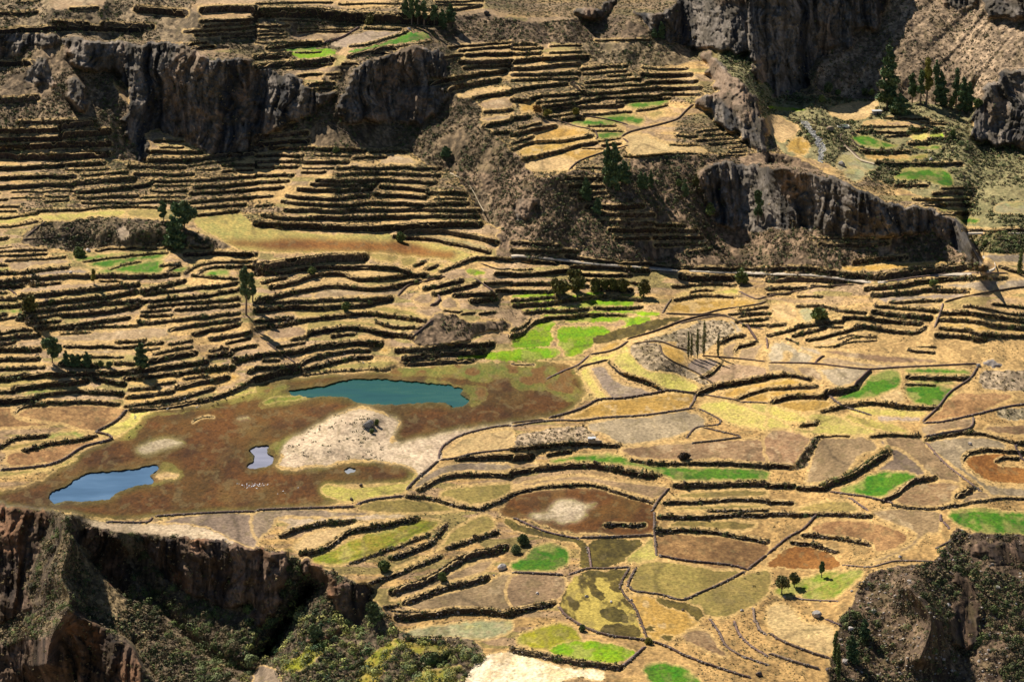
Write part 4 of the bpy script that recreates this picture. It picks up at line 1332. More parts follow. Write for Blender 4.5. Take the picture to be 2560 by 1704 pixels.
# ------------------------------------------------ colours of the ground covers
C = lambda *a: np.array(a, np.float32)
PAL = dict(
 terrace=(C(.43,.285,.14), C(.32,.21,.12)), hill=(C(.125,.09,.056), C(.275,.195,.12)), hillpale=(C(.30,.23,.15), C(.50,.39,.25)),
 hillgreen=(C(.12,.13,.05), C(.22,.17,.08)), scree=(C(.27,.20,.13), C(.42,.31,.20)), valley=(C(.36,.30,.155), C(.18,.165,.08)),
 ravine=(C(.09,.062,.042), C(.21,.15,.095)), dryscrub=(C(.34,.25,.14), C(.14,.10,.06)), rock=(C(.27,.235,.20), C(.40,.34,.27)), rockgrey=(C(.22,.19,.17), C(.35,.31,.27)),
 marsh=(C(.058,.024,.007), C(.115,.048,.014)), rust=(C(.14,.058,.018), C(.24,.11,.035)), grassy=(C(.45,.34,.12), C(.29,.26,.09)),
 sand=(C(.52,.41,.28), C(.35,.265,.18)), white=(C(.80,.68,.48), C(.62,.47,.27)), straw=(C(.56,.40,.20), C(.44,.30,.15)), gold=(C(.46,.29,.095), C(.37,.225,.065)),
 soil=(C(.355,.25,.15), C(.275,.19,.11)), palesoil=(C(.40,.315,.215), C(.33,.26,.175)), plough=(C(.22,.167,.125), C(.29,.22,.16)), stubble=(C(.42,.25,.12), C(.21,.115,.055)),
 brown=(C(.25,.15,.085), C(.36,.24,.14)), green=(C(.038,.135,.010), C(.085,.17,.020)), grassgreen=(C(.14,.19,.03), C(.22,.20,.05)), lime=(C(.15,.30,.012), C(.23,.34,.025)),
 yellowgreen=(C(.27,.25,.035), C(.19,.19,.03)), palegreen=(C(.26,.26,.14), C(.35,.29,.17)), olive=(C(.34,.255,.095), C(.25,.20,.07)), yellow=(C(.48,.42,.12), C(.46,.36,.13)),
 grassgold=(C(.16,.18,.025), C(.29,.22,.05)), darkgrass=(C(.045,.034,.010), C(.12,.09,.025)), mottled=(C(.38,.29,.08), C(.12,.085,.025)), wetgrass=(C(.12,.13,.03), C(.20,.16,.045)), river=(C(.33,.31,.27), C(.16,.15,.11)), water=(C(.05,.07,.05), C(.08,.09,.06)))
n1 = fbm(X/9, Y/16, 101, 3); n2 = fbm(X/2.2, Y/3.5, 111, 2); n3 = vn(X/.9, Y/1.6, 121)
mix = ss(.30, .70, n1*.42+n2*.36+n3*.22)
CC = np.zeros((NV, NU, 3), np.float32)
c1 = np.array([PAL[t][0] for t in TYPES]); c2 = np.array([PAL[t][1] for t in TYPES])
CC = c1[TYP]*(1-mix[..., None])+c2[TYP]*mix[..., None]
# each field its own cast
fcast = RNG.uniform(.86, 1.14, (len(FIELDS)+1, 1)).astype(np.float32)*(1+RNG.uniform(-.022, .022, (len(FIELDS)+1, 3)).astype(np.float32))
CC *= fcast[LAB]
# ordinary treads: strips of straw, bare soil and weedy grass
tm = TYP == 0
k1 = fbm(U/130, V/13, 131, 2); k2 = fbm(U/160+9, V/16, 137, 2)
strip = np.where((k2 > .62)[..., None], C(.28,.22,.09), np.where((k1 > .55)[..., None], C(.355,.245,.145), np.where((k1 < .42)[..., None], C(.48,.315,.14), C(.40,.265,.14))))
right = ss(1300, 1700, U)*ss(700, 850, V)
strip = strip*(1-right[..., None])+C(.46,.30,.135)*right[..., None]
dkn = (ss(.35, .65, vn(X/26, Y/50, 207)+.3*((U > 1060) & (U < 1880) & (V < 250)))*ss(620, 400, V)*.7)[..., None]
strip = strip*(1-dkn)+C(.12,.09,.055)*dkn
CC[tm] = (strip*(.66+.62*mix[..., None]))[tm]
# crops: thin rows and worn patches
crop = np.isin(TYP, [TI['green'], TI['lime'], TI['grassgreen'], TI['grassgold'], TI['yellowgreen'], TI['palegreen']])
worn = ss(.52, .70, fbm(X/7+50, Y/12, 141, 3)); CC[crop] = (CC*(1-.55*worn[..., None])+C(.36,.30,.11)*.55*worn[..., None])[crop]
fur = np.isin(TYP, [TI['soil'], TI['plough'], TI['palesoil'], TI['gold'], TI['brown']])
fang = RNG.uniform(-.5, .5, len(FIELDS)+1).astype(np.float32)[LAB]
rows = np.sin((X*np.sin(fang)+Y*np.cos(fang))*2.1+fbm(X/14, Y/14, 145, 2)*5); CC[fur] *= (1+.035*rows[..., None])[fur]
trk = 1-ss(.0, .045, np.abs(fbm(X/24+40, Y/60, 401, 2)-.5)); fall = fur | crop | (TYP == TI['olive']) | (TYP == TI['straw']) | (TYP == TI['yellow'])
CC[fall] = (CC*(1-.38*trk[..., None]))[fall]
wr = ss(.64, .74, fbm(X/5, Y/10+33, 147, 3)); CC[fur] = (CC*(1-.35*wr[..., None])+C(.55,.43,.27)*.35*wr[..., None])[fur]
# marsh: sedge blotches, green wet margins round the pools and the shore
mk = TYP == TI['marsh']
dist_out = blur(mm.astype(np.float32), 12, 2); wet = ss(.97, .62, dist_out)*mk*mm*(.4+.8*fbm(X/8, Y/15, 151, 2))
wet = np.maximum(wet, np.clip(blur(WATER.astype(np.float32), 14, 2)*2.2, 0, 1)*mk*.75)
wet = np.clip(wet, 0, .9)[..., None]; wet = wet*.8; CC = CC*(1-wet)+C(.10,.095,.022)*wet
mb = (ss(.52, .68, fbm(X/13, Y/28, 153, 3))*mk*.5)[..., None]; CC = CC*(1-mb)+C(.06,.032,.012)*mb
mb = (ss(.60, .72, fbm(X/10+5, Y/24, 157, 3))*mk*.4)[..., None]; CC = CC*(1-mb)+C(.17,.10,.035)*mb
mb = (ss(.50, .66, fbm(X/16+9, Y/26, 159, 3))*mk*.18)[..., None]; CC = CC*(1-mb)+C(.10,.085,.022)*mb
# brown meadow blends into the grass round it
rs = np.isin(TYP, [TI['rust'], TI['grassy']]); rb = blur((TYP == TI['rust']).astype(np.float32), 7, 2)[..., None]
gm = c1[TI['grassy']]*(1-mix[..., None])+c2[TI['grassy']]*mix[..., None]; rm = c1[TI['rust']]*(1-mix[..., None])+c2[TI['rust']]*mix[..., None]
CC[rs & (V < 700)] = (gm*(1-rb)+rm*rb)[rs & (V < 700)]
# mottled pasture
lwg = (TYP == TI['wetgrass']); kw = ss(.45, .62, fbm(X/6, Y/12, 165, 3))[..., None]; CC[lwg] = (CC*(1-kw)+C(.16,.085,.03)*kw)[lwg]
mo = TYP == TI['mottled']; k = ss(.44, .60, fbm(X/4.5, Y/11, 161, 4))[..., None]
CC[mo] = (C(.38,.29,.085)*(1-k)+C(.065,.048,.014)*k)[mo]*(.85+.3*n2[mo][:, None])
# rock: stains down the face
sg_ = np.isin(TYP, [TI['marsh'], TI['wetgrass']]) | (TYP == TI['sand']) & (V > 1250); lb2 = np.zeros((NV, NU), np.float32); tb = TYP[1:-1, 1:-1] != TYP[:-2, 1:-1]; tb |= TYP[1:-1, 1:-1] != TYP[1:-1, 2:]; lb2[1:-1, 1:-1] = tb
lb2 = np.clip(blur(lb2, 7, 2)*5, 0, 1)*sg_*(~WATER)*(V > 850); cb2 = np.stack([blur(np.ascontiguousarray(CC[..., k]), 7, 2) for k in range(3)], -1)
lb2 = (lb2*.85)[..., None]; CC = CC*(1-lb2)+cb2*(.75+.5*n2[..., None])*lb2
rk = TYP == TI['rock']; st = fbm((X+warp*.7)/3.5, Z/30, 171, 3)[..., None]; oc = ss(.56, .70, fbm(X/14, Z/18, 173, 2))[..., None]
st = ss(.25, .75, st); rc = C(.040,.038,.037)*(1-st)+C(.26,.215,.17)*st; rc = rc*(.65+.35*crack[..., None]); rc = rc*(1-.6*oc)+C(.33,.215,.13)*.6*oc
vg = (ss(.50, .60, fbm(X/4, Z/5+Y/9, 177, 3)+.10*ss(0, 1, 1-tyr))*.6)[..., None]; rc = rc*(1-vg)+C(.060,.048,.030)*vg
CC[rk] = rc[rk]  # top-right cliff outline also covers its cast shadow on the slope, coloured as rock
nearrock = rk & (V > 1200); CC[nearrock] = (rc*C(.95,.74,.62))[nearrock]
sc_m = (TYP == TI['scree']); stx = ss(.35, .7, fbm((X-Y*.9)/9, (X+Y)/140, 175, 3))[..., None]; CC[sc_m] = (CC*(.72+.55*stx))[sc_m]
# hillsides: tussocks
hl = np.isin(TYP, [TI['hill'], TI['scree'], TI['ravine'], TI['dryscrub'], TI['hillpale']]); tu = ss(.42, .60, fbm(X/1.7, Y/2.8, 181, 2))[..., None]
CC[hl] = (CC*(.62+.6*tu))[hl]
mfe = np.clip(blur((TYP == TI['marsh']).astype(np.float32), 6, 2), 0, 1); mfe = np.where(TYP == TI['marsh'], 0, mfe*1.3)*(1-tyr)*(V > 850); mfe = (np.clip(mfe, 0, .7)*(.5+n2))[..., None]
CC = CC*(1-mfe)+C(.17,.14,.04)*mfe
fg = ((V > 1000) & np.isin(TYP, [TI[t] for t in ('soil', 'brown', 'stubble', 'plough', 'terrace', 'olive', 'palesoil')]))[..., None]
pt = fbm(X/11+3, Y/24, 197, 3)[..., None]; CC = np.where(fg, CC*(.48+.68*pt)*C(1.0, .97, .92), CC)
# larger uneven tone of the land: damp, bare and weedy spots
lt = (fbm(X/30, Y/60, 191, 3)-.5)[..., None]; CC = CC*(1+.6*lt); CC = CC*(.86+.28*vn(X/.8, Y/1.5, 195)[..., None])
wp = (ss(.60, .70, fbm(X/3.2, Y/6.5, 193, 3))*(1-tyr)*.35)[..., None]*(~(WATER)[..., None]); CC = CC*(1-wp)+C(.17,.13,.06)*wp
# grass fringes above and below the banks, the banks themselves
fr = (ss(5.0, 0.5, EDGE+(n2-.5)*6)*np.clip(1-tyr, 0, 1)*.75*(1-.75*crop))[..., None]
CC = CC*(1-fr)+(C(.62,.43,.20)*(.7+.45*n3[..., None]))*fr
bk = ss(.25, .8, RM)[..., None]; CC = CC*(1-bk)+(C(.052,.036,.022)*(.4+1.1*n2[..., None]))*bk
# fringe at field borders
lb = (LAB[1:-1, 1:-1] != LAB[:-2, 1:-1]) | (LAB[1:-1, 1:-1] != LAB[2:, 1:-1]) | (LAB[1:-1, 1:-1] != LAB[1:-1, 2:]) | (LAB[1:-1, 1:-1] != LAB[1:-1, :-2])
lbm = np.zeros((NV, NU), np.float32); lbm[1:-1, 1:-1] = lb; lbm = np.clip(blur(lbm, 3, 1)*2.2, 0, .6)
cult = np.isin(TYP, [TI[t] for t in ('terrace', 'straw', 'gold', 'soil', 'palesoil', 'plough', 'stubble', 'brown', 'green', 'grassgreen', 'lime', 'yellowgreen', 'palegreen', 'olive', 'yellow', 'grassgold')])
lbm = (lbm*cult*(1-.8*(TYP == TI['lime']))*(1-.45*crop)*(V > 200))[..., None]; cb_ = np.stack([blur(np.ascontiguousarray(CC[..., k]), 3, 2) for k in range(3)], -1); wbm = np.clip(lbm*2.2, 0, 1)*(~(WATER)[..., None]); CC = CC*(1-wbm)+cb_*(.8+.4*n3[..., None])*wbm
CC = CC*(1-lbm)+C(.57,.385,.17)*(.65+.6*n3[..., None])*lbm
lum = CC@C(.30,.59,.11); CC = lum[..., None]+(CC-lum[..., None])*(1.11-.08*np.clip(tyr, 0, 1)[..., None])
CC = np.clip(CC, .004, .95)
# ------------------------------------------------ materials
def mat_ground(name, scale=1.2, amp=.35, bump=.5, rough=.95):
    m = bpy.data.materials.new(name); m.use_nodes = True; t = m.node_tree; N = t.nodes; b = N['Principled BSDF']
    a = N.new('ShaderNodeAttribute'); a.attribute_name = 'Col'
    geo = N.new('ShaderNodeNewGeometry')
    n = N.new('ShaderNodeTexNoise'); n.inputs['Scale'].default_value = scale; n.inputs['Detail'].default_value = 3; n.inputs['Roughness'].default_value = .7
    t.links.new(geo.outputs['Position'], n.inputs['Vector'])
    r = N.new('ShaderNodeMapRange'); r.inputs['From Min'].default_value = .3; r.inputs['From Max'].default_value = .7
    r.inputs['To Min'].default_value = 1-amp; r.inputs['To Max'].default_value = 1+amp
    t.links.new(n.outputs['Fac'], r.inputs['Value'])
    mu = N.new('ShaderNodeVectorMath'); mu.operation = 'SCALE'; t.links.new(a.outputs['Color'], mu.inputs[0]); t.links.new(r.outputs['Result'], mu.inputs['Scale'])
    t.links.new(mu.outputs[0], b.inputs['Base Color']); b.inputs['Roughness'].default_value = rough; b.inputs['Specular IOR Level'].default_value = .15
    if bump:
        bp = N.new('ShaderNodeBump'); bp.inputs['Strength'].default_value = bump; bp.inputs['Distance'].default_value = .35
        t.links.new(n.outputs['Fac'], bp.inputs['Height']); t.links.new(bp.outputs[0], b.inputs['Normal'])
    return m
def mat_plain(name, c, scale=1.5, amp=.3, rough=.9, bump=.4):
    m = mat_ground(name, scale, amp, bump, rough); a = m.node_tree.nodes['Attribute']
    rgb = m.node_tree.nodes.new('ShaderNodeRGB'); rgb.outputs[0].default_value = (*c, 1)
    v = [n for n in m.node_tree.nodes if n.type == 'VECT_MATH'][0]; m.node_tree.links.new(rgb.outputs[0], v.inputs[0]); m.node_tree.nodes.remove(a); return m
M = {'field': mat_ground('field_soil', .75, .42, .8), 'crop': mat_ground('crop', .9, .45, .9), 'slope': mat_ground('brush_slope', .8, .38, .9),
     'rock': mat_ground('cliff_rock', .45, .30, 1.0), 'marsh': mat_ground('sedge', 1.0, .42, .9), 'leaf': mat_ground('foliage', .9, .25, 0, .8),
     'wall': mat_ground('dry_stone', 1.9, .45, 1.0)}
def tagp(o, label=None, cat=None, group=None, kind=None):
    if label: o['label'] = label
    if cat: o['category'] = cat
    if group: o['group'] = group
    if kind: o['kind'] = kind
    return o
def mesh(name, v, f, mat, col=None, smooth=False):
    me = bpy.data.meshes.new(name); v = np.asarray(v, np.float32); f = np.asarray(f, np.int32); k = f.shape[1]
    me.vertices.add(len(v)); me.vertices.foreach_set('co', v.ravel())
    me.loops.add(f.size); me.loops.foreach_set('vertex_index', f.ravel())
    me.polygons.add(len(f)); me.polygons.foreach_set('loop_start', np.arange(0, f.size, k, dtype=np.int32))
    if smooth: me.polygons.foreach_set('use_smooth', np.ones(len(f), bool))
    me.update(calc_edges=True)
    if col is not None:
        a = me.attributes.new('Col', 'FLOAT_COLOR', 'POINT'); c = np.ones((len(v), 4), np.float32); c[:, :3] = col; a.data.foreach_set('color', c.ravel())
    me.materials.append(mat); return me
def obj(name, me, parent=None, loc=None):
    o = bpy.data.objects.new(name, me); COL.objects.link(o)
    if parent: o.parent = parent
    if loc is not None: o.location = loc
    return o
# ------------------------------------------------ places, used to say where a thing stands
AREAS = [  # x0,x1,y0,y1 in overview pixels
 ('by the far rim road at the very top left', 0, 420, 0, 70), ('in the far plain at the top centre', 420, 1400, 0, 55), ('around the far green plots, top centre-left', 620, 1010, 55, 260),
 ('on the dry rim above the left-hand cliff', 0, 760, 50, 160), ('on the shadowed left-hand cliff side', 0, 760, 110, 290), ('under the left-hand cliff', 0, 560, 270, 505),
 ('on the wide stair of terraces above the brown meadow', 440, 1150, 330, 560), ('around the lone cone-shaped cliff', 700, 1100, 90, 330), ('on the dark brushy steps of the far central hill', 1000, 1700, 60, 215),
 ('around the small green plots on the central hill', 1000, 1800, 205, 400), ('on the great cliff and scree at top right', 1700, 2356, 0, 235), ('on the canyon floor at upper right', 1800, 2356, 235, 560),
 ('below the central clump of dark trees', 1130, 1700, 400, 620), ('under the long dark cliff right of centre', 1700, 2300, 360, 640), ('around the mound by the left eucalyptus trees', 0, 620, 480, 630),
 ('on the left terraces below the brown meadow', 0, 900, 560, 800), ('on the small curved terraces at the centre', 880, 1170, 590, 860), ('around the lime-green strips below the road', 1080, 1560, 600, 850),
 ('just below the road at right', 1500, 2356, 600, 740), ('on the right-hand golden terraces', 1560, 2356, 700, 860), ('on the lowest left terraces above the marsh', 0, 960, 780, 960),
 ('along the upper shore of the marsh', 640, 1330, 800, 1000), ('around the left pond', 0, 560, 900, 1180), ('around the sandy mound in the marsh', 560, 1300, 930, 1180), ('around the poplar knoll', 1280, 1800, 740, 960),
 ('among the yellow and gold plots right of the marsh', 1300, 2160, 840, 1060), ('around the vivid green plots at right', 1850, 2356, 830, 1060), ('on the brown plots at the right edge', 1840, 2356, 980, 1200),
 ('around the round brown hollow', 930, 1850, 1000, 1260), ('around the right foreground plots above the ravine', 1500, 2356, 1100, 1330), ('on the left foreground cliffs', 0, 720, 1140, 1568),
 ('around the long oval green field in the foreground', 300, 1260, 1130, 1420), ('in the foreground pastures', 1150, 1760, 1220, 1490), ('by the bottom edge at centre', 850, 1700, 1400, 1568), ('on the bottom right stony plots', 1600, 1960, 1290, 1568), ('in the right-hand ravine', 1900, 2356, 1210, 1568)]
def area(u, v):
    x, y = u*2356/2560, v*2356/2560; best = None
    for nme, a, b, c, d in AREAS:
        if a <= x <= b and c <= y <= d:
            q = (abs(x-(a+b)/2)/(b-a)+abs(y-(c+d)/2)/(d-c))
            if best is None or q < best[0]: best = (q, nme)
    if best: return best[1]
    return min(AREAS, key=lambda A: (x-(A[1]+A[2])/2)**2+4*(y-(A[3]+A[4])/2)**2)[0]
ORD = ['first', 'second', 'third', 'fourth', 'fifth', 'sixth', 'seventh', 'eighth', 'ninth', 'tenth', 'eleventh', 'twelfth', 'thirteenth', 'fourteenth', 'fifteenth', 'sixteenth', 'seventeenth', 'eighteenth', 'nineteenth', 'twentieth']
def ordn(k, n):
    if n == 1: return ''
    if k == 0: return 'uppermost '
    if k == n-1: return 'lowest '
    return (ORD[k] if k < 20 else '%dth' % (k+1))+'-from-top '
def label_all(items, phrase):
    """items: (object, u, v, adjective, noun) -> labels that count from the top within a place"""
    d = {}
    for it in items: d.setdefault((area(it[1], it[2]), it[3], it[4]), []).append(it)
    for (ar, adj, noun), L in d.items():
        L.sort(key=lambda q: q[2])
        for k, it in enumerate(L): it[0]['label'] = (ordn(k, len(L))+adj+' '+noun+' '+ar).strip()
# ------------------------------------------------ ground objects, one per field
NAMES = dict(terrace='terraced_ground', hill='brush_hillside', hillpale='pale_scrub_ground', hillgreen='green_scrub_ground', scree='scree_slope', valley='valley_ground', ravine='ravine_ground', dryscrub='dry_slope',
 rock='cliff_terrain', rockgrey='rock_outcrop_ground', marsh='marsh_ground', rust='brown_meadow_ground', grassy='meadow_ground', sand='sand_ground', white='white_field_ground', straw='straw_field_ground', gold='golden_field_ground', soil='bare_field_ground',
 palesoil='pale_field_ground', plough='ploughed_field_ground', stubble='stubble_field_ground', brown='brown_field_ground', green='green_field_ground', grassgreen='grassy_field_ground', lime='lime_field_ground', yellowgreen='yellow_green_field_ground',
 palegreen='pale_green_field_ground', olive='olive_field_ground', yellow='yellow_field_ground', grassgold='green_gold_field_ground', darkgrass='dark_reed_ground', mottled='mottled_pasture_ground', river='streambed_ground', wetgrass='wet_grass_ground', water='pond_bed')
ADJ = dict(terrace='stepped dry golden-brown', hill='brown brushy', hillpale='pale scrubby', hillgreen='green bushy', scree='brown gullied', valley='grey-green brushy', ravine='dark bushy', dryscrub='tufted dry yellow', rock='bare fluted rock', rockgrey='grey rock',
 marsh='rusty brown sedge', rust='rust-brown', grassy='yellow-green grassy', sand='pale sandy', white='nearly white', straw='straw-coloured', gold='golden', soil='bare pinkish-brown', palesoil='pale grey-brown', plough='dark grey-brown ploughed', stubble='brown stubble',
 brown='brown', green='vivid green', grassgreen='grassy green', lime='bright lime-green', yellowgreen='yellow-green', palegreen='pale greyish-green', olive='olive-gold', yellow='yellow', grassgold='green and gold', darkgrass='dark reedy', mottled='mottled green-brown', river='white stony', wetgrass='dark green wet', water='dark')
NOUN = {'hill': 'hillside', 'hillpale': 'rough ground', 'hillgreen': 'slope', 'scree': 'slope', 'valley': 'valley floor', 'ravine': 'ravine ground', 'dryscrub': 'slope', 'rock': 'cliff', 'rockgrey': 'outcrop', 'marsh': 'marsh', 'rust': 'meadow', 'grassy': 'meadow', 'sand': 'ground', 'river': 'streambed', 'wetgrass': 'marsh margin', 'water': 'pond bed', 'darkgrass': 'patch', 'mottled': 'pasture'}
MK = {}
for t_ in TYPES:
    MK[t_] = M['rock'] if t_ in ('rock', 'rockgrey') else M['slope'] if t_ in ('hill', 'hillpale', 'hillgreen', 'scree', 'valley', 'ravine', 'dryscrub') else M['marsh'] if t_ in ('marsh', 'rust', 'wetgrass', 'darkgrass', 'mottled', 'stubble', 'water') else M['crop'] if t_ in ('green', 'lime', 'grassgreen', 'grassgold', 'yellowgreen', 'yellow') else M['field']
VX = np.stack([X, Y, Z], -1).reshape(-1, 3); CV = CC.reshape(-1, 3)
jj, ii = np.mgrid[0:NV-1, 0:NU-1]; q0 = (jj*NU+ii).ravel()
quads = np.stack([q0, q0+NU, q0+NU+1, q0+1], 1); fl_ = LAB[:-1, :-1].ravel()
so = np.argsort(fl_, kind='stable'); fs = fl_[so]; cut = np.flatnonzero(np.diff(fs))+1
gitems = []
for seg in np.split(so, cut):
    n = int(fl_[seg[0]])
    if len(seg) < 30 and n: continue
    ty = 'terrace' if n == 0 else FIELDS[n-1][0]
    q = quads[seg]; uq, inv = np.unique(q, return_inverse=True)
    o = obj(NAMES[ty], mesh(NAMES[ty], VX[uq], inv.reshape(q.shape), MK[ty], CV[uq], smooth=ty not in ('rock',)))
    tagp(o, cat='ground' if ty in ('terrace',) else NOUN.get(ty, 'field'), kind='structure')
    if n == 0: o['label'] = 'stepped dry golden-brown ground that carries all the terraces'
    else: gitems.append((o, float(np.median(U.ravel()[uq])), float(np.median(V.ravel()[uq])), ADJ[ty], NOUN.get(ty, 'field')))
label_all(gitems, '')
# ground beyond the surveyed land
bb = -75.0
fs_ = mesh('distant_ground', [(-9000, -500, bb), (9000, -500, bb), (9000, 16000, bb), (-9000, 16000, bb)], [(0, 1, 2, 3)], mat_plain('far_ground', (.24, .18, .11), .02, .3))
tagp(obj('distant_ground', fs_), 'brown land spreading below and beyond the terraces to the horizon', 'ground', kind='structure')
tr = slice(0, NU, 12); rim = np.stack([X[0, tr], Y[0, tr], Z[0, tr]], -1); far = rim*[2.6, 2.6, 1]; far[:, 2] = rim[:, 2]-5+40*vn(np.arange(len(rim))/9., 0*far[:, 0], 5)
nn = len(rim); tagp(obj('distant_hills', mesh('distant_hills', np.r_[rim, far], [(i, i+1, nn+i+1, nn+i) for i in range(nn-1)], mat_plain('far_hills', (.30, .22, .13), .03, .35))), 'dry upland continuing past the far terraces', 'hills', kind='structure')
# land going on past both sides of the surveyed block and towards the viewer
vr = slice(0, NV, 14)
for col_, sx in ((0, -1), (NU-1, 1)):
    a_ = np.stack([X[vr, col_], Y[vr, col_], Z[vr, col_]], -1); m_ = len(a_); lay = [a_]
    for q, dx2 in enumerate((60, 200, 600, 2500)):
        b2 = a_.copy(); b2[:, 0] += sx*dx2; b2[:, 2] += (vn(a_[:, 1]/60, a_[:, 1]*0+q+sx, 9)-.5)*10*(q+1); lay.append(b2)
    v2 = np.concatenate(lay); f2 = [(r*m_+i, r*m_+i+1, (r+1)*m_+i+1, (r+1)*m_+i)[::sx] for r in range(4) for i in range(m_-1)]
    tagp(obj('outlying_ground', mesh('outlying_ground', v2, f2, mat_plain('outlying_land', (.33, .24, .14), .06, .4))), 'dry brown land continuing past the %s side of the terraces' % ('left' if sx < 0 else 'right'), 'ground', kind='structure')
ur = slice(0, NU, 14); a_ = np.stack([X[-1, ur], Y[-1, ur], Z[-1, ur]], -1); m_ = len(a_); lay = [a_]
for q, (k_, dz_) in enumerate(((.9, -12), (.7, -30), (.3, -50))):
    b2 = a_*[1, k_, 1]; b2[:, 2] += dz_; lay.append(b2)
tagp(obj('near_slope', mesh('near_slope', np.concatenate(lay), [(r*m_+i, (r+1)*m_+i, (r+1)*m_+i+1, r*m_+i+1) for r in range(3) for i in range(m_-1)], mat_plain('near_land', (.20, .15, .09), .08, .4))), 'brown slope falling towards the viewer below the photographed land', 'ground', kind='structure')
# ------------------------------------------------ water
def mat_water(name, c, r=.07):
    m = bpy.data.materials.new(name); m.use_nodes = True; b = m.node_tree.nodes['Principled BSDF']; N = m.node_tree.nodes
    b.inputs['Base Color'].default_value = (*c, 1); b.inputs['Roughness'].default_value = r; b.inputs['IOR'].default_value = 1.33
    g_ = N.new('ShaderNodeNewGeometry'); mp = N.new('ShaderNodeMapping'); mp.inputs['Scale'].default_value = (.05, .12, 1)
    n = N.new('ShaderNodeTexNoise'); n.inputs['Scale'].default_value = 1; n.inputs['Detail'].default_value = 3
    m.node_tree.links.new(g_.outputs['Position'], mp.inputs[0]); m.node_tree.links.new(mp.outputs[0], n.inputs['Vector'])
    r_ = N.new('ShaderNodeMapRange'); r_.inputs['From Min'].default_value = .42; r_.inputs['From Max'].default_value = .62; r_.inputs['To Min'].default_value = r; r_.inputs['To Max'].default_value = r+.22
    m.node_tree.links.new(n.outputs['Fac'], r_.inputs['Value']); m.node_tree.links.new(r_.outputs['Result'], b.inputs['Roughness'])
    mx = N.new('ShaderNodeMix'); mx.data_type = 'RGBA'; mx.inputs['A'].default_value = (*[q*.65 for q in c], 1); mx.inputs['B'].default_value = (*[min(1, q*1.7+.02) for q in c], 1)
    m.node_tree.links.new(n.outputs['Fac'], mx.inputs['Factor']); m.node_tree.links.new(mx.outputs['Result'], b.inputs['Base Color'])
    n2_ = N.new('ShaderNodeTexNoise'); n2_.inputs['Scale'].default_value = 1.1; m.node_tree.links.new(g_.outputs['Position'], n2_.inputs['Vector'])
    bp = N.new('ShaderNodeBump'); bp.inputs['Strength'].default_value = .12; bp.inputs['Distance'].default_value = .05
    m.node_tree.links.new(n2_.outputs['Fac'], bp.inputs['Height']); m.node_tree.links.new(bp.outputs[0], b.inputs['Normal'])
    return m
wlab = [('deep blue pond in the lower left of the marsh', (.06, .12, .20)), ('large blue-green pond above the sandy mound', (.010, .065, .050)), ('small pale pool left of the sandy mound', (.22, .22, .27)), ('tiny round pool in the marsh below the sandy mound', (.25, .26, .27))]
wi = 0
for ty, p in FIELDS:
    if ty != 'water': continue
    zc = -.45; c = p.mean(0); pp = (p-c)*[1.03, 1.08]+c
    H_ = CAMZ-zc; t_ = H_/(math.sin(PITCH)+(pp[:, 1]-852)/FPX*math.cos(PITCH))
    xs = (pp[:, 0]-1280)/FPX*t_; ys = (math.cos(PITCH)-(pp[:, 1]-852)/FPX*math.sin(PITCH))*t_
    bm = bmesh.new(); vs = [bm.verts.new((a, b_, zc)) for a, b_ in zip(xs, ys)]; f_ = bm.faces.new(vs)
    if f_.normal.z < 0: f_.normal_flip()
    bmesh.ops.triangulate(bm, faces=[f_]); me = bpy.data.meshes.new('pond_water'); bm.to_mesh(me); bm.free(); me.materials.append(mat_water('pond_water', wlab[wi][1], .06))
    tagp(obj('pond_water', me), wlab[wi][0], 'pond', kind='structure'); wi += 1
# ------------------------------------------------ road
def ribbon(name, p, wpx, lift, mat):
    L = np.cumsum(np.r_[0, np.hypot(*np.diff(p, axis=0).T)]); s = np.arange(0, L[-1], 6.0)
    q = np.stack([np.interp(s, L, p[:, 0]), np.interp(s, L, p[:, 1])], 1)
    a, _ = at(q[:, 0], q[:, 1]-wpx/2); b_, _ = at(q[:, 0], q[:, 1]+wpx/2); c_, t_ = at(q[:, 0], q[:, 1])
    zz = np.convolve(np.pad(c_[:, 2], 6, mode='edge'), np.ones(13)/13, 'valid')+lift
    rows = []
    for k, vv in enumerate(q):
        H_ = CAMZ-zz[k]; e = []
        for dv in (-wpx/2, wpx/2):
            yc = (vv[1]+dv-852)/FPX; t2 = H_/(math.sin(PITCH)+yc*math.cos(PITCH)); e.append(((vv[0]-1280)/FPX*t2, (math.cos(PITCH)-yc*math.sin(PITCH))*t2, zz[k]))
        rows.append(e)
    n = len(rows); v = [r[0] for r in rows]+[r[1] for r in rows]+[(r[1][0], r[1][1], r[1][2]-.5) for r in rows]+[(r[0][0], r[0][1], r[0][2]-.5) for r in rows]
    f = [(n+i, n+i+1, i+1, i) for i in range(n-1)]+[(2*n+i, 2*n+i+1, n+i+1, n+i) for i in range(n-1)]+[(i, i+1, 3*n+i+1, 3*n+i) for i in range(n-1)]
    return obj(name, mesh(name, v, f, mat))
mroad = mat_plain('white_gravel', (.52, .44, .34), .5, .35)
tagp(ribbon('road', ROAD, 5.4, .15, mroad), 'white gravel road running under the brushy hill to the right', 'road', kind='structure')
tagp(ribbon('road', ROAD2, 4, .15, mroad), 'short stretch of pale road at the right edge beyond the rock spur', 'road', kind='structure')
mpath = mat_plain('trodden_path', (.52, .42, .28), 1.2, .2)
for lab_, pts in (('thin footpath down the brushy slope right of the centre terraces', [(1125, 431), (1165, 452), (1185, 480), (1200, 510), (1212, 530)]), ('pale path along the canyon floor beside the stream', [(2112, 330), (2105, 355), (2125, 375), (2150, 398), (2190, 410)])):
    tagp(ribbon('footpath', crom(pts), 3.2, .25, mpath), lab_, 'path', kind='structure')
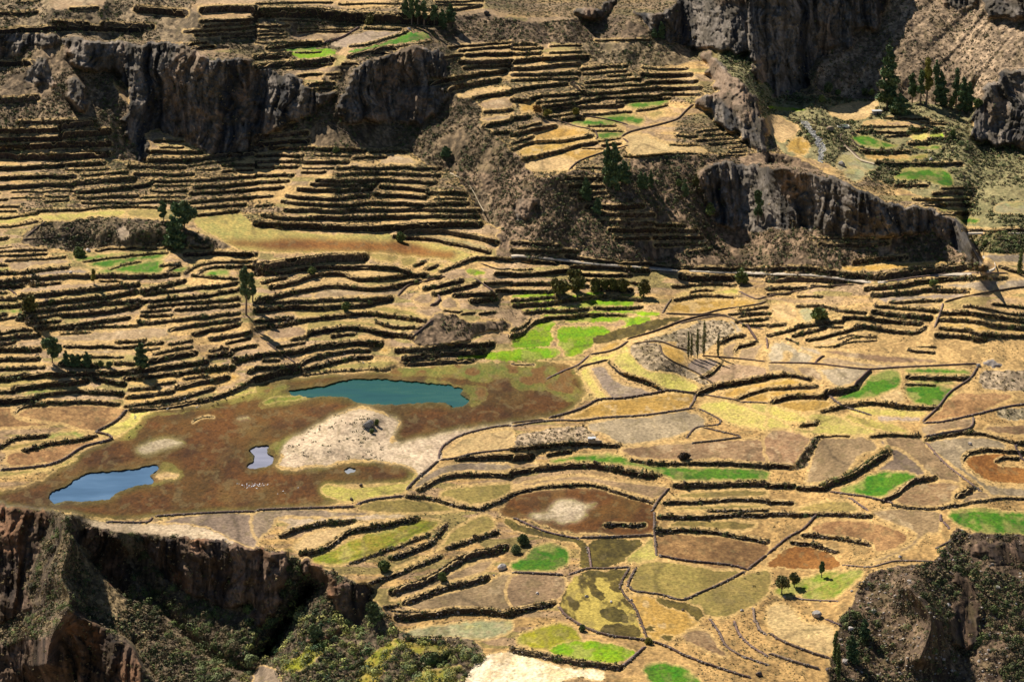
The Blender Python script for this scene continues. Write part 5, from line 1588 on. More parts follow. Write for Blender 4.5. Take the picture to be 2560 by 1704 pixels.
# ------------------------------------------------ walls: a thick body of stone, earth and brush along each terrace edge
_b = bmesh.new(); bmesh.ops.create_icosphere(_b, subdivisions=1, radius=1); ICO_V = np.array([q.co[:] for q in _b.verts]); ICO_F = np.array([[q.index for q in f.verts] for f in _b.faces]); _b.free()
def wallgeo(p, th, free):
    L = np.cumsum(np.r_[0, np.hypot(*np.diff(p, axis=0).T)]); n = max(3, int(L[-1]/2.6)); s = np.linspace(0, L[-1], n)
    u = np.interp(s, L, p[:, 0]); v = np.interp(s, L, p[:, 1])
    tp = (ss(0, min(9, L[-1]/3), np.minimum(s, L[-1]-s))*.75+.25)*(1-(0 if free else .45)*ss(.56, .72, fbm(s/22, s*0+th*7, 61, 3)))
    if free:
        base, t = at(u, v); top_h = th*.62*t/FPX*tp; base[:, 2] -= .25
    else:
        base, t = at(u, v+th*.44); topp, _ = at(u, v-th*.47)
        want = th*.90*t/FPX; got = topp[:, 2]-base[:, 2]; top_h = np.clip(got, want*.5, want*1.1)*tp; base[:, 2] -= .3
    k = 5; kk = np.ones(k)/k; base = np.stack([np.convolve(np.pad(base[:, c_], k//2, mode='edge'), kk, 'valid') for c_ in range(3)], 1)
    d = np.gradient(base[:, :2], axis=0); d /= np.linalg.norm(d, axis=1)[:, None]+1e-9
    nrm = np.stack([-d[:, 1], d[:, 0]], 1); nrm *= np.sign(nrm[:, 1])[:, None]+1e-9      # points away from the camera
    wd_ = .9 if free else 1.3
    sj = RNG.integers(1000); tone = RNG.uniform(.6, 1.5)*C(1, RNG.uniform(.92, 1.04), RNG.uniform(.85, 1.1)); stn = RNG.uniform(0, 1) > .6
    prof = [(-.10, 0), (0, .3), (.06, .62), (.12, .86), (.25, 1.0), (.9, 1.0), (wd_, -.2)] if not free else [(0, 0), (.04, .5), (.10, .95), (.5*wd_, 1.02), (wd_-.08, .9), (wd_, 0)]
    V_ = []; C_ = []
    for r, (o_, h_) in enumerate(prof):
        q = fbm(s/5.1+r*7.7, s*0+sj+r*.35, 13, 3)-.5; q2 = fbm(s/9.3, s*0+sj+50+r*.5, 15, 4)-.5
        off = o_+q*(.75 if not free else .35)*(1 if 0 < r < len(prof)-1 else .3)
        hh = top_h*h_*(1+(.34 if not free else .22)*q2*(1 if h_ > .3 else 0))
        P = base.copy(); P[:, :2] += nrm*off[:, None]; P[:, 2] += hh+(.25 if h_ > .1 else -.5); V_.append(P)
        if free: cc = np.outer(.75+.7*q, C(.22, .15, .115)*tone)+.03*q2[:, None]
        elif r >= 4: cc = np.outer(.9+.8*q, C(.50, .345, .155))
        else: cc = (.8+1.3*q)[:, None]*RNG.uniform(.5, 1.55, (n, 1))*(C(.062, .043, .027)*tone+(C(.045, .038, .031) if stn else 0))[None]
        C_.append(cc)
    m_ = len(prof); Vv = np.concatenate(V_); Cv = np.clip(np.concatenate(C_), .02, .8)
    f = [(r*n+i, r*n+i+1, (r+1)*n+i+1, (r+1)*n+i) for r in range(m_-1) for i in range(n-1)]
    e0 = [r*n for r in range(m_)]; e1 = [r*n+n-1 for r in range(m_)]
    for e in (e0, e1):
        for r in range(1, m_-1, 2): f.append((e[0], e[r], e[min(r+1, m_-1)], e[min(r+1, m_-1)]) if False else (e[0], e[r], e[r+1], e[min(r+2, m_-1)]) if r+2 < m_ else (e[0], e[0], e[r], e[r+1]))
    f = [q for q in f if len(set(q)) == 4]
    F3 = [(a, b, c) for a, b, c, d in f]+[(a, c, d) for a, b, c, d in f]
    if v.mean() > 1000 and (free or v.mean() > 1250):
        mtr = np.hypot(*np.diff(base[:, :2], axis=0).T).sum(); ns = int(mtr*(1.5 if free else .8)); ii_ = RNG.integers(0, n, ns)
        c0 = base[ii_].copy(); c0[:, :2] += nrm[ii_]*(RNG.uniform(-.25, .8, ns) if free else RNG.uniform(-.5, .2, ns))[:, None]; c0[:, 2] += top_h[ii_]*(RNG.uniform(.35, 1.15, ns) if free else RNG.uniform(0, .9, ns))+.1
        sv = ICO_V[None]*RNG.uniform(.7, 1.3, (ns, 12, 1))*RNG.uniform(.18, .48, (ns, 1, 1))*[1.2, 1, .8]+c0[:, None]
        sf = ICO_F[None]+(np.arange(ns)*12)[:, None, None]+len(Vv); Vv = np.concatenate([Vv, sv.reshape(-1, 3)]); F3 = np.concatenate([np.array(F3), sf.reshape(-1, 3)])
        sc2 = C(.27, .225, .18)*RNG.uniform(.45, 1.5, (ns, 1)); Cv = np.concatenate([Cv, np.repeat(sc2, 12, 0)])
    return Vv, np.array(F3), Cv
cand = []
for th, p in RISERS: cand.append((th, p, False))
for th, p in WALLS: cand.append((th, p, True))
def vis(c):
    m_ = (c[1][:, 0] > 0) & (c[1][:, 0] < W0) & (c[1][:, 1] > 0) & (c[1][:, 1] < H0); return m_.sum()*c[0]
cand.sort(key=lambda c: -vis(c))
witems = []; rest = [[], [], []]; off_ = 0
NIND = 300
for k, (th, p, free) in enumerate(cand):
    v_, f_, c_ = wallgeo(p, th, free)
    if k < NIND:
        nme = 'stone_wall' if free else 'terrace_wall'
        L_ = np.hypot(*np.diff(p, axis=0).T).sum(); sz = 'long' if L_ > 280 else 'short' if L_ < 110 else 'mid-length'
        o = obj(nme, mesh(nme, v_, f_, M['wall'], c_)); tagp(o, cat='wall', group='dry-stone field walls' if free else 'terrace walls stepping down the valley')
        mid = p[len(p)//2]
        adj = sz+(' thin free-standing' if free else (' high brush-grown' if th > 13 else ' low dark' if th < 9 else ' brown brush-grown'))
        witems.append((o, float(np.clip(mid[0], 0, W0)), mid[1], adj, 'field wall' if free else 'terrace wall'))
    else:
        rest[0].append(v_); rest[1].append(np.array(f_)+off_); rest[2].append(c_); off_ += len(v_)
label_all(witems, '')
if rest[0]: tagp(obj('terrace_walls', mesh('terrace_walls', np.concatenate(rest[0]), np.concatenate(rest[1]), M['wall'], np.concatenate(rest[2]))), 'remaining small and far terrace walls scattered over the whole valley', 'walls', kind='stuff')
# ------------------------------------------------ brush
def tuft(n, seed, flat=.7):
    """n leafy triangles over a dome of radius 1"""
    r = np.random.default_rng(seed); d = r.normal(size=(n, 3)); d[:, 2] = np.abs(d[:, 2])*.9; d /= np.linalg.norm(d, axis=1)[:, None]
    R = r.uniform(.72, 1, n)*(1+.18*np.sin(d[:, 0]*5+seed)*np.cos(d[:, 1]*4+seed)); c = d*R[:, None]*[1, 1, flat*1.25]; sz = r.uniform(.6, 1.2, n)*(2.6/math.sqrt(n))
    a = r.normal(size=(n, 3)); a -= (a*d).sum(1)[:, None]*d*.85; a /= np.linalg.norm(a, axis=1)[:, None]; b = np.cross(a, d)+r.normal(size=(n, 3))*.22
    v = np.stack([c+a*sz[:, None]*.6, c-a*sz[:, None]*.3+b*sz[:, None]*.5, c-a*sz[:, None]*.3-b*sz[:, None]*.5], 1)
    v[..., 2] = np.maximum(v[..., 2], -.15); sh = r.uniform(.82, 1.18, n); return v, sh
def scatter(name, pts, size, cols, tmpl, hs):
    """all the brush of one sort as a single mesh"""
    N = len(pts); out = []; co = []
    ids = RNG.integers(len(tmpl), size=N)
    for k, (tv, sh) in enumerate(tmpl):
        m_ = ids == k; n_ = m_.sum()
        if not n_: continue
        a = RNG.uniform(0, 6.28, n_); ca, sa = np.cos(a), np.sin(a); t_ = tv.reshape(-1, 3); S = size[m_][:, None]; hz = hs[m_][:, None]
        x = (t_[None, :, 0]*ca[:, None]-t_[None, :, 1]*sa[:, None])*S+pts[m_][:, 0:1]; y = (t_[None, :, 0]*sa[:, None]+t_[None, :, 1]*ca[:, None])*S+pts[m_][:, 1:2]
        z = t_[None, :, 2]*S*hz+pts[m_][:, 2:3]; out.append(np.stack([x, y, z], -1).reshape(-1, 3))
        cc = cols[m_][:, None, :]*np.repeat(sh, 3)[None, :, None]; co.append(cc.reshape(-1, 3))
    v = np.concatenate(out); return obj(name, mesh(name, v, np.arange(len(v)).reshape(-1, 3), M['leaf'], np.concatenate(co)))
small = [tuft(14, k, .8) for k in range(6)]; mid = [tuft(70, 20+k, .9) for k in range(5)]; large = [tuft(230, 40+k, .95) for k in range(5)]
PALB = np.array([(.10, .115, .045), (.14, .165, .055), (.17, .125, .07), (.07, .08, .035), (.25, .19, .10), (.13, .09, .06), (.18, .22, .07), (.38, .28, .13)], np.float32)
def pickc(n, w):
    w = np.array(w, float); return PALB[RNG.choice(len(PALB), n, p=w/w.sum())]*RNG.uniform(.55, 1.05, (n, 1))
inv_t = (U > -250) & (U < 2810) & (V > -80) & (V < 1780)
def samp(mask, n):
    idx = np.flatnonzero(mask & inv_t); s_ = RNG.choice(idx, n); return VX[s_]+np.c_[RNG.uniform(-.4, .4, (n, 2)), np.full(n, -.1)], s_
# on the banks
P1, s1 = samp((RM > .3) & ~((U > 1250) & (V > 850) & (RNG.random((NV, NU)) < .6)), 38000); scatter_objs = []
sz = np.where(P1[:, 1] > 1350, .78, 1.)*RNG.uniform(.3, 1.0, len(P1))*(.6+.7*vn(P1[:, 0]/20, P1[:, 1]/20, 5))*np.where(vn(P1[:, 0]/8, P1[:, 1]/8, 9) > .72, 1.5, 1); o = scatter('bank_brush', P1, sz, pickc(len(P1), [3, 2, 4, 3, 2, 4, .7, 2]), small, RNG.uniform(.8, 1.3, len(P1)))
tagp(o, 'low dark brush and dry tufts growing all along the terrace banks', 'brush', kind='stuff')
# dry grass lip
P2, s2 = samp((EDGE > 0) & (EDGE < 3.5) & (tyr < .2) & (TYP != TI['marsh']), 14000)
o = scatter('dry_grass', P2, RNG.uniform(.25, .55, len(P2)), pickc(len(P2), [0, 0, 1, 0, 3, 0, .3, 8])*1.35, small, RNG.uniform(.8, 1.3, len(P2))); tagp(o, 'golden dry grass tufts along the lips of the terraces', 'grass', kind='stuff')
P7, s7 = samp((V < 560) & (TYP == 0) & (vn(X/26, Y/50, 207) > .5-.25*((U > 1060) & (U < 1880) & (V < 260))), 30000)
o = scatter('weedy_brush', P7, RNG.uniform(.3, .9, len(P7)), pickc(len(P7), [4, 3, 3, 3, 2, 3, 1, 1]), small, RNG.uniform(.6, 1.1, len(P7))); tagp(o, 'dark weeds and brush overgrowing the far abandoned terraces', 'brush', kind='stuff')
P8, s8 = samp((V >= 560) & (TYP == 0) & (vn(X/12, Y/25, 209) > .50), 15000)
o = scatter('weeds', P8, RNG.uniform(.2, .55, len(P8)), pickc(len(P8), [2, 2, 3, 1, 3, 2, 1, 2]), small, RNG.uniform(.6, 1.1, len(P8))); tagp(o, 'small weeds dotting the terraces', 'weeds', kind='stuff')
# hillsides
hm = (tyh > .5) & (RM < .3) & ((TYP != TI['scree']) | (RNG.random((NV, NU)) < .3))
dens = vn(X/14, Y/22, 203)*1.0+.2*RNG.random((NV, NU)).astype(np.float32)
P3, s3 = samp(hm & (dens > .48+.2*(V > 1250)), 30000); gr = vn(P3[:, 0]/30, P3[:, 1]/40, 9)
o = scatter('hill_brush', P3, RNG.uniform(.35, 1.25, len(P3)), pickc(len(P3), [4, 3, 4, 3, 3, 3, 1, 1.5]), small, RNG.uniform(.7, 1.2, len(P3))); tagp(o, 'low olive and brown brush covering the hillsides', 'brush', kind='stuff')
P4, s4 = samp(np.isin(TYP, [TI['dryscrub'], TI['ravine'], TI['hillpale'], TI['scree']]) | (TYP == TI['rock']) & (RNG.random((NV, NU)) < .22), 17000)
o = scatter('dry_tussock_grass', P4, RNG.uniform(.3, .8, len(P4)), pickc(len(P4), [.5, .5, 1, .3, 4, 1, .3, 6]), small, RNG.uniform(.8, 1.4, len(P4))); tagp(o, 'dry yellowish tussock grass on the slopes and ravine sides', 'grass', kind='stuff')
# lush brush: valley bottom and ravines
lush = (TYP == TI['ravine']) | (TYP == TI['valley']) | (TYP == TI['hillgreen'])
D0 = (U*2356/2560, V*2356/2560)
meadowy = np.isin(TYP, [TI['grassgold'], TI['yellowgreen']]) & (V > 1560) & (U < 1245) & (U > 650)
rav = (lush & (V > 1250)) | meadowy
wgt = rav & ((vn(X/9, Y/12, 211) > .46+.10*(U > 1900)) | ((D0[0] > 450) & (D0[0] < 1150) & (D0[1] > 1400)))
P5, s5 = samp(wgt, 2300); lowc = (D0[0].ravel()[s5] > 560-.0*D0[1].ravel()[s5]) & (D0[0].ravel()[s5] < 1200) & (D0[1].ravel()[s5] > 1390)
cb = pickc(len(P5), [3, 3, 2.5, 3, 2, 2, 3, 1]); cb[lowc] = np.where(RNG.random((lowc.sum(), 1)) < .42, C(.085, .115, .04), C(.42, .42, .12))*RNG.uniform(.5, 1.25, (lowc.sum(), 1))+RNG.uniform(-.02, .03, (lowc.sum(), 3))*[1, .6, .5]
o = scatter('ravine_brush', P5, RNG.uniform(.45, 1.15, len(P5))**2*1.9, np.clip(cb, .03, .6), mid, RNG.uniform(.8, 1.2, len(P5))); tagp(o, 'dense mixed green brush filling the ravines', 'brush', kind='stuff')
P6, s6 = samp(((TYP == TI['valley']) & (vn(X/14, Y/25, 231) > .38)) | (TYP == TI['hillgreen']), 3600); o = scatter('valley_brush', P6, RNG.uniform(.5, 1.5, len(P6)), pickc(len(P6), [4, 4, 1, 3, 2, .5, 4, 1]), small, RNG.uniform(.8, 1.2, len(P6))); tagp(o, 'green brush along the canyon stream and gullies', 'brush', kind='stuff')
P9, s9 = samp((TYP == TI['sand']) & (U > 690) & (U < 960) & (V > 1010) & (V < 1150) & (vn(X/5, Y/8, 221) > .45), 110)
o = scatter('mound_tufts', P9, RNG.uniform(.35, .9, len(P9)), pickc(len(P9), [4, 2, 1, 4, 0, 1, 0, 0]), small, RNG.uniform(.8, 1.1, len(P9))); tagp(o, 'dark scattered tufts growing on the sandy mound', 'brush', kind='stuff')
# individual shrubs: the largest ones of the banks and ravines, each a thing
SHM = []
for k in range(8):
    tv, sh = large[k % 5]; base = [(.19, .25, .07), (.09, .12, .04), (.27, .32, .13), (.15, .20, .06)][k % 4]
    v_ = tv.reshape(-1, 3).copy(); SHM.append(mesh('shrub', v_, np.arange(len(v_)).reshape(-1, 3), M['leaf'], np.repeat(sh, 3)[:, None]*np.array(base)[None]))
def shrub(pos, s, k, lab_, grp):
    o = obj('shrub', SHM[k], loc=pos); o.scale = (s, s, s*RNG.uniform(.8, 1.05)); o.rotation_euler.z = RNG.uniform(0, 6.28); tagp(o, lab_, 'shrub', grp)
def put(mask, n, smin, smax, lab_, grp, ks):
    Pp, _ = samp(mask & (U > 0) & (U < W0) & (V > 0) & (V < H0-5), n)
    for q in Pp: shrub(q-np.array([0, 0, .2]), RNG.uniform(smin, smax), int(RNG.choice(ks)), lab_, grp)
dx_, dy_ = D0
put(rav & (dx_ < 700) & (dy_ < 1480) & (tyr < .3), 45, 1.1, 2.3, 'rounded green shrub on the left foreground ravine slope', 'shrubs on the left ravine slope', [0, 1, 4, 3])
put(rav & (dx_ < 1150) & (dy_ >= 1400) & (dx_ > 420), 60, 1.4, 3.0, 'big rounded pale green shrub crowding the ravine bottom', 'shrubs in the ravine bottom', [0, 2, 6, 2])
put(rav & (dx_ >= 650) & (dx_ < 950) & (dy_ < 1450), 12, 1.2, 2.2, 'dark green shrub beside the dark hollow in the ravine', 'shrubs beside the dark hollow', [1, 3, 5])
put(rav & (dx_ > 1900) & (tyr < .3), 55, 1.0, 2.2, 'dark green shrub on the bouldery right-hand ravine side', 'shrubs of the right ravine', [1, 3, 5, 1])
put((RM > .4) & (dy_ > 1180) & (dx_ > 700), 24, .9, 1.7, 'dark shrub on a foreground terrace bank', 'shrubs on the foreground banks', [1, 5, 3])
put((RM > .4) & (dy_ > 560) & (dy_ < 900) & (dx_ < 1200), 30, 1.0, 1.9, 'dark shrub on a terrace bank left of centre', 'shrubs on the left banks', [1, 5, 0])
put((RM > .4) & (dy_ > 620) & (dy_ < 1000) & (dx_ > 1400), 20, 1.0, 1.8, 'dark shrub on a bank of the right-hand terraces', 'shrubs on the right banks', [1, 5])
put((TYP == TI['valley']) & (dy_ < 420), 24, 1.4, 2.6, 'green shrub along the canyon stream gully', 'shrubs in the canyon gully', [0, 2, 1])
put((TYP == TI['hillgreen']), 16, 1.2, 2.2, 'dark green shrub in the belt below the far right road', 'shrubs below the far right road', [1, 3])
def line_sh(pts, n, s0, s1, lab_, grp, ks):
    p = crom(pts); 
    for k in range(n):
        q = p[int((k+.5)/n*len(p))]; P_, _ = at(q[0]+RNG.uniform(-5, 5), q[1]+RNG.uniform(-3, 3)); shrub(P_, RNG.uniform(s0, s1), int(RNG.choice(ks)), lab_, grp)
line_sh([(2060, 1208), (2120, 1190), (2170, 1160), (2220, 1120)], 14, 1.3, 2.2, 'blue-green shrub in the thick belt above the foreground green plot', 'shrubs in the belt above the green plot', [1, 0, 5])
# ------------------------------------------------ trees
mbark = mat_plain('bark', (.22, .16, .11), 3, .3)
def leafcloud(lobes, n, size, seed, col, var=.45):
    """lobes: (x, y, z, rx, ry, rz); leaf-sized faces spread through their volumes"""
    r = np.random.default_rng(seed); vol = np.array([l[3]*l[4]*l[5] for l in lobes])**.75; ids = r.choice(len(lobes), n, p=vol/vol.sum()); L = np.array(lobes)[ids]
    d = r.normal(size=(n, 3)); d /= np.linalg.norm(d, axis=1)[:, None]; R = r.uniform(0, 1, n)**.38; c = L[:, :3]+d*R[:, None]*L[:, 3:]
    a = r.normal(size=(n, 3)); a /= np.linalg.norm(a, axis=1)[:, None]; b = np.cross(a, r.normal(size=(n, 3))); b /= np.linalg.norm(b, axis=1)[:, None]; s = (size*r.uniform(.6, 1.3, n))[:, None]
    v = np.stack([c+a*s, c-a*s*.5+b*s*.7, c-a*s*.5-b*s*.7], 1).reshape(-1, 3); lobeb = r.uniform(.75, 1.25, len(lobes))[ids]
    cc = np.array(col)[None]*(lobeb*r.uniform(1-var, 1+var, n))[:, None]*(1+r.uniform(-.08, .12, (n, 3))); return v, np.repeat(cc, 3, 0)
def limb(bm, p0, p1, r0, r1, seg=6):
    p0 = Vector(p0); p1 = Vector(p1); d = (p1-p0).normalized(); a = d.orthogonal().normalized(); b = d.cross(a); R = []
    for p, r in ((p0, r0), ((p0+p1)/2+a*r0*.4, (r0+r1)/2), (p1, r1)): R.append([bm.verts.new(p+(a*math.cos(6.283*k/seg)+b*math.sin(6.283*k/seg))*r) for k in range(seg)])
    for q in range(2):
        for k in range(seg): bm.faces.new((R[q][k], R[q][(k+1) % seg], R[q+1][(k+1) % seg], R[q+1][k]))
    bm.faces.new(R[2]); bm.faces.new(R[0][::-1])
NM = {'euc': 'eucalyptus_tree', 'con': 'evergreen_tree', 'pop': 'poplar_tree', 'rnd': 'bush_tree'}
COLT = {'euc': (.14, .19, .08), 'con': (.115, .165, .07), 'pop': (.26, .26, .10), 'rnd': (.17, .21, .065)}
def tree(kind, u, v, hpx, wpx, lab_, k):
    P_, t_ = at(u, v); h = hpx/FPX*t_/math.cos(PITCH); w = wpx/FPX*t_/2*1.18; r = random.Random(k)
    root = bpy.data.objects.new(NM[kind], None); COL.objects.link(root); root.location = P_-np.array([0, 0, .15]); tagp(root, lab_, 'tree', 'trees and bush trees of the valley')
    col = list(COLT[kind]); ll = lab_.lower(); lc = ' '.join(ll.replace('-', ' ').split()[:5])
    if 'rusty' in lc: col = (.30, .16, .05)
    elif 'yellow' in lc: col = (.26, .23, .05)
    elif 'olive' in lc: col = (.16, .145, .045)
    elif 'pale' in lc or 'grey green' in lc or 'light green' in lc or 'bright' in lc: col = (.17, .20, .08)
    elif 'brown' in lc: col = (.10, .07, .05)
    if kind == 'pop' and 'green' in ll: col = (.11, .14, .04)
    bm = bmesh.new(); lobes = []
    if kind == 'euc':
        st = h*.22; limb(bm, (0, 0, -.3), (w*.1, 0, h*.62), h*.022+.08, h*.012+.03); limb(bm, (w*.1, 0, h*.6), (0, 0, h*.95), h*.012+.03, .03)
        for q in range(9):
            z = h*r.uniform(.30, .95); a = r.uniform(0, 6.28); rr = w*r.uniform(.25, .75)*(1.1-.5*z/h); x, y = math.cos(a)*rr, math.sin(a)*rr
            limb(bm, (w*.05, 0, z-h*.12), (x, y, z), h*.008+.02, .02, 4); lobes.append((x, y, z, w*.42, w*.42, h*.10))
        lobes += [(0, 0, h*.93, w*.3, w*.3, h*.08), (0, 0, h*.7, w*.5, w*.5, h*.12), (w*.2, 0, h*.5, w*.45, w*.45, h*.10)]
        if 'split' in ll or 'forked' in ll: lobes += [(-w*.7, 0, h*.75, w*.35, w*.4, h*.2), (w*.7, 0, h*.55, w*.4, w*.4, h*.18)]
        n = 1900
    elif kind == 'con':
        limb(bm, (0, 0, -.3), (0, 0, h*.9), h*.022+.06, .04)
        for q in range(13):
            z = h*(.10+.86*q/12.); rr = w*(.18+.95*min(1, (1-z/h)*1.9+.02)**.8*(.75+.25*min(1, z/h*4)))*r.uniform(.7, 1.12); a = q*2.4
            x, y = math.cos(a)*rr*.35, math.sin(a)*rr*.35; limb(bm, (0, 0, z-h*.05), (x*1.8, y*1.8, z), h*.006+.02, .02, 4); lobes.append((x*1.3, y*1.3, z, rr*.62, rr*.62, h*.075))
        n = 2400
    elif kind == 'pop':
        for q in range(5):
            a = q*1.3; limb(bm, (0, 0, -.2), (math.cos(a)*w*.5, math.sin(a)*w*.5, h*r.uniform(.75, .98)), h*.009+.05, .03, 5)
        for q in range(10): lobes.append((r.uniform(-.2, .2)*w, r.uniform(-.2, .2)*w, h*(.15+.8*q/9), w*.65*math.sin(math.pi*(.2+.68*q/9)), w*.6, h*.08))
        n = 420 if 'bare' in ll or 'lone' in ll else 900
    else:
        limb(bm, (0, 0, -.2), (0, 0, h*.55), h*.035+.05, .05)
        for q in range(9):
            a = q*2.4; rr = w*.55*(q/9)**.5; z = h*(.20+.5*r.random()); x, y = math.cos(a)*rr, math.sin(a)*rr
            limb(bm, (0, 0, h*.25), (x, y, z), h*.014+.02, .02, 4); lobes.append((x, y, z, w*.5, w*.5, h*.26))
        lobes.append((0, 0, h*.68, w*.6, w*.6, h*.28)); n = 1000
        if 'leafless' in ll: n = 380
        if 'pair in the pasture' in ll: n = 430; col = (.17, .16, .06)
        if 'pair in the pasture' in ll:
            lobes = [(x_, y_, z_+h*.18, a_*.85, b_*.85, c_*.7) for x_, y_, z_, a_, b_, c_ in lobes]
    n = int(n*(1.25 if hpx > 18 else .7)); 
    me = bpy.data.meshes.new('trunk'); bm.to_mesh(me); bm.free(); me.materials.append(mbark); obj('trunk', me, root)
    vv, cc = leafcloud(lobes, n, max(.22, .16*w+.10) if kind != 'pop' else .4, 1000+k, col); 
    obj('crown', mesh('crown', vv, np.arange(len(vv)).reshape(-1, 3), M['leaf'], cc), root)
# ------------------------------------------------ animals: one skinned body each kind
def beast(kind):
    S = {'cow': dict(l=2.1, h=1.35, neck=.5, up=.05, r=.36), 'llama': dict(l=1.25, h=1.15, neck=.85, up=.75, r=.27)}[kind]
    l, h = S['l'], S['h']; V_ = [(0, 0, h*.78), (-l*.32, 0, h*.80), (l*.32, 0, h*.80), (l*.5, 0, h*.85+S['up']*.4), (l*.5+S['neck']*(.75 if kind == 'cow' else .22), 0, h*.8+S['up'] if kind == 'llama' else h*.38), (l*.5+S['neck']*.75+.22, 0, (h*.8+S['up']-.08) if kind == 'llama' else h*.12)]
    R_ = [S['r'], S['r']*.92, S['r']*.9, S['r']*.55, S['r']*.42, S['r']*.25]; E_ = [(0, 1), (0, 2), (2, 3), (3, 4), (4, 5)]
    for b_, x in ((1, -l*.36), (2, l*.36)):
        for sy in (-1, 1):
            n = len(V_); V_ += [(x, sy*S['r']*.55, h*.5), (x+(.06 if x < 0 else -.02), sy*S['r']*.6, h*.27), (x-.02, sy*S['r']*.6, 0)]; R_ += [S['r']*.36, S['r']*.2, S['r']*.16]; E_ += [(b_, n), (n, n+1), (n+1, n+2)]
    n = len(V_); V_ += [(-l*.5, 0, h*.85), (-l*.54, 0, h*.45)]; R_ += [S['r']*.15, S['r']*.08]; E_ += [(1, n), (n, n+1)]
    n = len(V_); 
    for sy in (-1, 1): V_.append((V_[4][0]-.02, sy*.2, V_[4][2]+.12)); R_.append(.05); E_.append((4, len(V_)-1))
    me = bpy.data.meshes.new(kind); me.from_pydata(V_, E_, []); o = bpy.data.objects.new(kind, me); COL.objects.link(o)
    md = o.modifiers.new('skin', 'SKIN'); 
    for i, r_ in enumerate(R_): me.skin_vertices[0].data[i].radius = (r_, r_)
    me.skin_vertices[0].data[0].use_root = True
    o.modifiers.new('sub', 'SUBSURF').levels = 1
    dg = bpy.context.evaluated_depsgraph_get(); out = bpy.data.meshes.new_from_object(o.evaluated_get(dg)); bpy.data.objects.remove(o)
    return out
BE = {'cow': beast('cow'), 'llama': beast('llama')}
mh = {'cow': mat_plain('black_hide', (.02, .018, .016), 3, .3), 'cowbrown': mat_plain('brown_hide', (.14, .07, .035), 3, .3), 'llama': mat_plain('white_fleece', (.70, .66, .60), 3, .1), 'llamad': mat_plain('dark_fleece', (.04, .03, .025), 3, .3)}
def animal(kind, u, v, wpx, lab_, k):
    P_, t_ = at(u, v); me = BE['llama' if kind.startswith('llama') else 'cow'].copy(); me.materials.clear(); me.materials.append(mh['cow' if kind == 'calf' else kind])
    nm = {'cow': 'cow', 'cowbrown': 'cow', 'calf': 'calf'}.get(kind, 'sheep' if 'sheep' in lab_ else 'llama')
    o = obj(nm, me, loc=P_); s = wpx/FPX*t_/(2.7 if not kind.startswith('llama') else 1.75); o.scale = (s, s, s); o.rotation_euler.z = random.choice([.2, math.pi-.3, .5, math.pi+.2])+random.uniform(-.3, .3)
    tagp(o, lab_, nm, 'animals grazing in the valley')
    if 'white belly' in lab_ or 'white patch' in lab_ or 'black and white' in lab_:
        me.materials.append(mh['llama'])
        for f in me.polygons:
            c = f.center
            if (c.z < .85 and c.z > .5 and abs(c.x) < .6) or (c.x > 1.4): f.material_index = 1
# ------------------------------------------------ boulders
def boulder(u, v, wpx, lab_, k):
    P_, t_ = at(u, v); w = wpx/FPX*t_/2; bm = bmesh.new(); bmesh.ops.create_icosphere(bm, subdivisions=4, radius=1); co = np.array([q.co[:] for q in bm.verts])
    for a in range(9):      # facets: cut the ball by random planes
        d = RNG.normal(size=3); d /= np.linalg.norm(d); c_ = RNG.uniform(.55, .85); m_ = co@d > c_; co[m_] -= np.outer((co@d-c_)[m_], d)
    co *= (1+.10*(fbm(co[:, 0]*2.5+k*9, co[:, 1]*2.5+co[:, 2]*2, 7, 3)-.5))[:, None]; co = co*[w, w*.8, w*.72]
    for q, c_ in zip(bm.verts, co): q.co = c_+[0, 0, w*.45]
    me = bpy.data.meshes.new('boulder'); bm.to_mesh(me); bm.free(); ll = lab_
    c = (.55, .48, .42) if ('pale' in ll or 'white' in ll) else (.33, .30, .27) if 'grey' in ll else (.13, .10, .08) if 'dark' in ll else (.30, .22, .15)
    me.materials.append(mat_plain('boulder_stone', c, 1.2, .3, .9, .8)); o = obj('straw_heap' if 'heap' in ll else 'boulder', me, loc=P_-np.array([0, 0, w*.05])); o.rotation_euler.z = random.uniform(0, 6); tagp(o, lab_, 'heap' if 'heap' in ll else 'boulder')
kk_ = 0
for line in TREES.splitlines():
    w = line.split()
    if not w: continue
    if w[0] == 'T': ox, oy, sc_ = tile(int(w[1]), int(w[2])); continue
    if w[0] in 'AB': continue
    left, lab_ = line.split('|'); w = left.split(); kk_ += 1
    if w[0] == 't':
        x, y = map(float, w[4].split(',')); tree(w[1], ox+x*sc_, oy+y*sc_, (y-float(w[3]))*sc_, float(w[2])*sc_, lab_.strip(), kk_)
    elif w[0] == 'a':
        x, y = map(float, w[3].split(',')); animal(w[1], ox+x*sc_, oy+y*sc_, float(w[2])*sc_, lab_.strip(), kk_)
    else:
        x, y = map(float, w[2].split(',')); boulder(ox+x*sc_, oy+y*sc_, float(w[1])*sc_, lab_.strip(), kk_)
